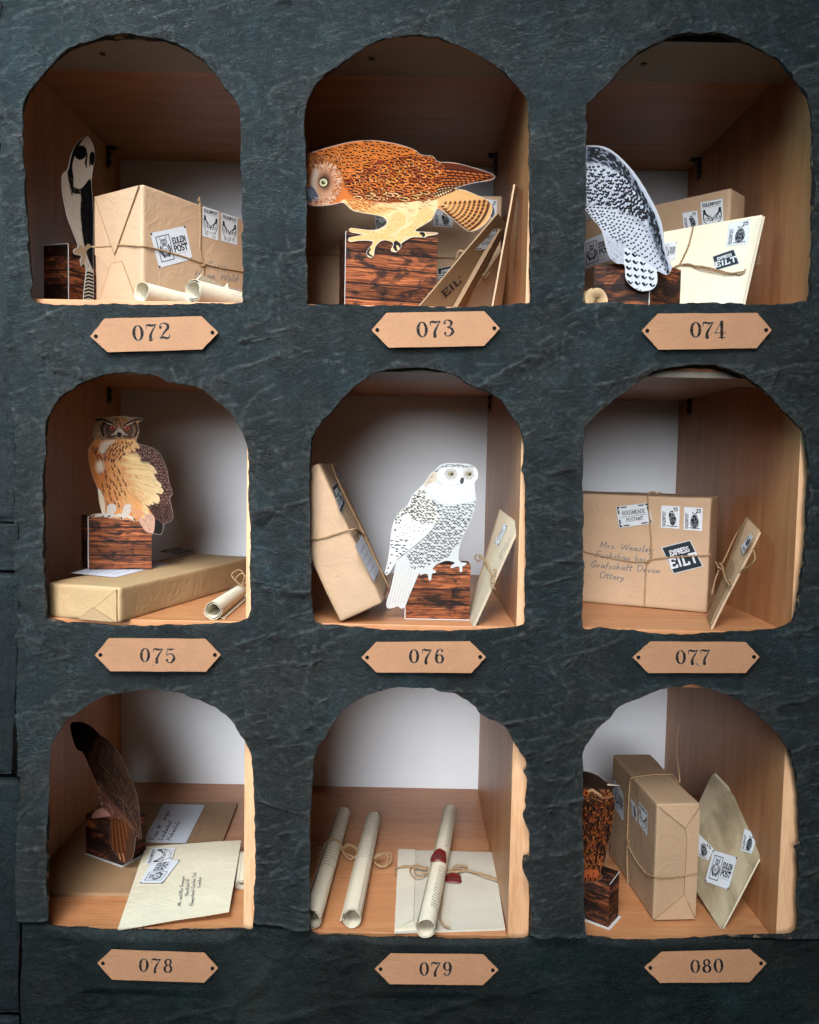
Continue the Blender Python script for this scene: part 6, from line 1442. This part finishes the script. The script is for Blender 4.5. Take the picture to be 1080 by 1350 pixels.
owl_card(owl_brown, (60, 940, 3.857), Plane(C + npl * .0022 - dr_ * .004, npl), own, .0008, 'brown_card')
a = PZ(318.5, 1166, ZB + .009); s5, sf, _ = scroll('scroll', a, a + unit(PZ(322, 1125, ZB + .009) - a) * .09, .0092, .0088, 'short pale scroll half hidden behind the cream envelope at the right of opening 078', M['scroll'], 3.4, 2.0, group='rolled paper scrolls', inner=.3)

# ---------------------------------------------------------------- 079
def turned(g): return lambda u, v: g(1 - v, 1 - u)      # rows of writing run round the roll
def roll(p, q_, R0, R1, lift, label, seed, **kw):
    a = PZ(*p, ZB + lift + R0); b = PZ(*q_, ZB + lift + R1); return scroll('scroll', a, b, R0, R1, label, M['scroll'], group='rolled paper scrolls', **kw)
s6, sf, (a, b, ax, n_, b_) = roll((411, 1212), (453, 1072), .0152, .0135, .0002, 'leftmost scroll of opening 079, tied with a twine bow, flared at the near end', 1, turns=1.8, start=2.4, inner=.7, flare=.10)
patch('script', text_canvas(26, 76, 4, 3.3, 1.1, 791, (56, 56, 64), .22, .65), turned(sf(.5, 2.4, .36, .97)), s6)
k0 = a + (b - a) * .60; Rk = .0142
ring_ = [k0 + n_ * math.cos(t) * (Rk + .0012) + b_ * math.sin(t) * (Rk + .0012) for t in np.linspace(.0, 3.3, 12)]
R_ = k0 + unit(np.cross(ax, [0, 0, 1])) * (Rk + .002)
rr_ = np.array([1.0, 0, 0])
kR, kL = k0 + rr_ * Rk, k0 - rr_ * Rk
twine([ring_, [r_ + ax * .0028 for r_ in ring_], [kR, kR + [.010, .006, .006], kR + [.026, .002, .002], kR + [.024, -.012, -.006], kR + [.010, -.008, -.004], kR], [kR, kR + [.016, -.002, .008], kR + [.028, -.010, .0], kR + [.016, -.018, -.008], kR + [.002, -.006, -.002]],
       [kL, kL + [-.012, .004, .004], kL + [-.022, -.006, -.002], kL + [-.014, -.020, -.008], kL + [-.002, -.008, -.004]], [kL, kL + [-.014, -.006, 0], kL + [-.010, -.022, -.008]]], s6, .0013)
s7, sf, (a, b, ax, n_, b_) = roll((464, 1211), (492.5, 1080), .0150, .0142, .0002, 'middle scroll of opening 079, printed on its far half, with a twine loop', 2, turns=1.5, start=1.0, inner=.78)
patch('script', text_canvas(30, 70, 4, 3.3, 1.1, 792, (62, 62, 68), .22, .6), turned(sf(.55, 2.5, .46, .97)), s7)
slab('loose_edge', [b - n_ * 0 + rr_ * -.0142 + ax * -.012, b - rr_ * .012 + ax * -.012, a - rr_ * .012 + ax * .004 - [0, 0, .002], a - rr_ * .0185 + ax * .010 - [0, 0, .010]], .0005, M['scroll'], s7, 8, .0008)
kR = a + (b - a) * .55 + rr_ * .0148
twine([[kR, kR + [.010, .008, .004], kR + [.026, .014, .002], kR + [.026, -.002, -.006], kR + [.012, -.012, -.008], kR + [.0, -.004, -.004]], [kR, kR + [.012, .002, .006], kR + [.022, .006, .002], kR + [.018, -.010, -.008], kR + [.002, -.006, -.006]], [kR, kR + [.004, .010, .003], kR + [.003, .018, .0]]], s7, .0013)
zt = ZB + .0040
Q = [PZ(525, 1120.5, zt), PZ(650, 1123.5, zt + .002), PZ(666, 1224, zt), PZ(520, 1228, zt)]
e13, pl = env('parchment letter tied with twine under the sealed scroll above tag 079', Q, .0034, 'parch', 793, .0012)
flap('fold_strip', [pl.U(525.5, 1121), pl.U(547, 1121.5), pl.U(548, 1133), pl.U(545, 1214), pl.U(521, 1227)], pl, .0022, M['parch'], e13)
flap('folded_corner', [pl.U(520.5, 1227.5), pl.U(545, 1217), pl.U(548, 1226)], pl, .0030, M['cream'], e13)
wax_seal('wax_seal', pl.U(597, 1160, .0024), pl.n, .0145, e13, 3)
t79 = lambda L_, off=.0040: [pl.U(x, y, off) for x, y in L_]
twine([t79([(520, 1152), (523, 1148), (535, 1145), (550, 1146), (570, 1148), (590, 1151), (606, 1148), (625, 1153), (645, 1158), (659, 1165)]), t79([(522, 1156), (522, 1149), (545, 1147), (565, 1151), (595, 1154), (615, 1152), (640, 1160), (658, 1166)], .0055),
       t79([(562, 1150), (550, 1145), (541, 1150), (544, 1160), (556, 1161), (566, 1153)], .006), t79([(562, 1152), (548, 1150), (547, 1156), (560, 1158)], .0075), t79([(595, 1150), (604, 1145), (616, 1148), (606, 1154), (594, 1154)], .006), t79([(586, 1160), (582, 1195), (580, 1214), (585, 1224), (594, 1227)], .0045)], e13, .0013)
s8, sf, (a, b, ax, n_, b_) = roll((561.5, 1224), (594, 1069), .0142, .0130, .0075, 'long scroll with a red wax seal, lying on the tied parchment letter above tag 079', 3, turns=1.6, start=2.6, inner=.8)
patch('script', text_canvas(13, 62, 5, 3.6, 1.3, 794, (40, 40, 50), .26, .9, .45), turned(sf(.40, 1.45, .08, .40)), s8); patch('script', text_canvas(12, 60, 5, 3.6, 1.3, 795, (40, 40, 50), .26, .9, .45), turned(sf(.40, 1.3, .55, .96)), s8)
wax_on_roll('wax_seal', (a, b, ax, n_, b_), .475, 1.66, .0139, .0138, s8, 8)

# ---------------------------------------------------------------- 080
B0 = PZ(860.5, 1214.5, ZB); B0[2] = ZB + .0004; T = PY(860.5, 1060.5, B0[1]); hgt = T[2] - ZB; Bb = PZ(803, 994.8, T[2]); dep = Bb - T; dp = unit([dep[0], dep[1], 0]); dw = np.array([dp[1], -dp[0], 0])
wv = (PY(919.5, 1058, B0[1]) - T) @ dw
p080 = parcel(B0, dw * wv, dp * np.linalg.norm(dep[:2]), (0, 0, hgt), 'narrow brown parcel standing on edge, tied with twine, above tag 080', seed=80, r=.0030, n=16)
PF, PS, PT = face_plane(B0, dw, (0, 0, 1)), face_plane(B0, dp, (0, 0, 1)), Plane((0, 0, T[2]), (0, 0, 1))
q = lambda s, h: B0 + dw * wv * s + np.array([0, 0, hgt]) * h
tri_flap(p080, PF, [q(.03, .985), q(.97, .985), q(.66, .80)], t=.0022); tri_flap(p080, PF, [q(.03, .015), q(.97, .015), q(.70, .23)], t=.0022)
tri_flap(p080, PF, [q(.66, .80), q(.99, .97), q(.99, .03), q(.70, .23), q(.72, .70)], t=.0012)
crease([q(.03, .985), q(.66, .80), q(.97, .985)], PF, .0024, p080, .0004); crease([q(.03, .015), q(.70, .23), q(.97, .015)], PF, .0024, p080, .0004); crease([q(.70, .23), q(.72, .70), q(.66, .80)], PF, .0014, p080, .0003)
decal('stamp', stamp_perch('15', 21), [(832, 1051), (841, 1063), (841.5, 1087), (833, 1072)], PS, p080, .0010); decal('stamp', stamp_face(22), [(843, 1055), (855, 1071), (854.5, 1104), (843, 1086)], PS, p080, .0010)
decal('post_label', label_post(), [(809, 1025), (823, 1045), (823, 1085), (810, 1062)], PS, p080, .0010)
twine([[PS.U(829.5, 1170, .0016), PS.U(828, 1130, .0016), PS.U(829, 1090, .0016), PS.U(831, 1040, .0016), PS.U(832, 1029, .0016), PT.U(833, 1027, .0016), PT.U(858, 1023, .0016), PT.U(886, 1022, .0016)],
       [PS.U(828, 1112, .0017), PS.U(840, 1134, .0017), PS.U(852, 1150, .0017), PS.U(858, 1153, .0017), PF.U(864, 1155, .0017), PF.U(880, 1156, .0017), PF.U(900, 1154, .0017), PF.U(919, 1150, .0017)],
       [PT.U(886, 1022, .0016), PT.U(896, 1034, .003), PT.U(893, 1026, .022), PT.U(891, 1016, .038), PT.U(893, 1006, .064)], [PS.U(828, 1112, .002), PS.U(832, 1108, .003), PS.U(830, 1118, .003)]], p080, .0012, fuzz=1.6)
B_ = PZ(950, 1225, ZB); R_ = PY(1016, 1099.5, .096); T_ = PY(939.5, 1019.5, .245); L_ = B_ + T_ - R_; L_[0] = max(L_[0], (B0 + dw * wv)[0] + .008)
e14, pl = env('mottled parchment envelope balanced on its corner against the right wall above tag 080', [T_, R_, B_, L_], .0030, 'stained', 801, .0004)
e15, _ = env('second envelope just behind the mottled one balanced on its corner above tag 080', [q_ - pl.n * .0038 + np.array([.002, 0, .003]) for q_ in (T_, R_, B_, L_)], .0016, 'cream', 802, .0004)
decal('post_label', label_post(), [(941, 1120.5), (973, 1130.5), (961, 1174), (930, 1163)], pl, e14, .0012)
decal('stamp', stamp_perch('25', 23), [(982, 1092), (1001, 1101), (992, 1127), (977, 1122)], pl, e14, .0012)
decal('stamp', stamp_perch('15', 24), [(917, 1094), (943, 1120), (935, 1136), (912, 1125)], pl, e14, .0012)
C = PZ(802, 1224, ZB); C[2] = ZB + .0014; dr_ = unit([*(PZ(814.7, 1210, ZB) - C)[:2], 0]); wl = np.linalg.norm((PZ(814.7, 1210, ZB) - C)[:2]); hb = .068; dl_ = np.array([-dr_[1], dr_[0], 0]); dl_ = -dl_ if dl_[0] > 0 else dl_
own = owl_thing('dark orange owl half hidden at the left of opening 080, dark wood block', C)
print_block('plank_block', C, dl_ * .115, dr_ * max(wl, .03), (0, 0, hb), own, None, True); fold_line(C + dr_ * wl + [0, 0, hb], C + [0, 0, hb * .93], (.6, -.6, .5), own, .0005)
V, F = aabox(0, 1, 0, 1, 0, 1); V = [C - [0, 0, .0011] - (dl_ + dr_) * .004 + dl_ * .12 * v[0] + dr_ * (wl + .008) * v[1] + np.array([0, 0, .001]) * v[2] for v in V]; obj('card_foot', V, F, M['card'], own)
npl = face_plane(C, dl_, (0, 0, 1)).n
owl_card(owl_dark, (765, 970, 3.661), Plane(C + npl * .0022, npl), own, .0008, 'brown_card')
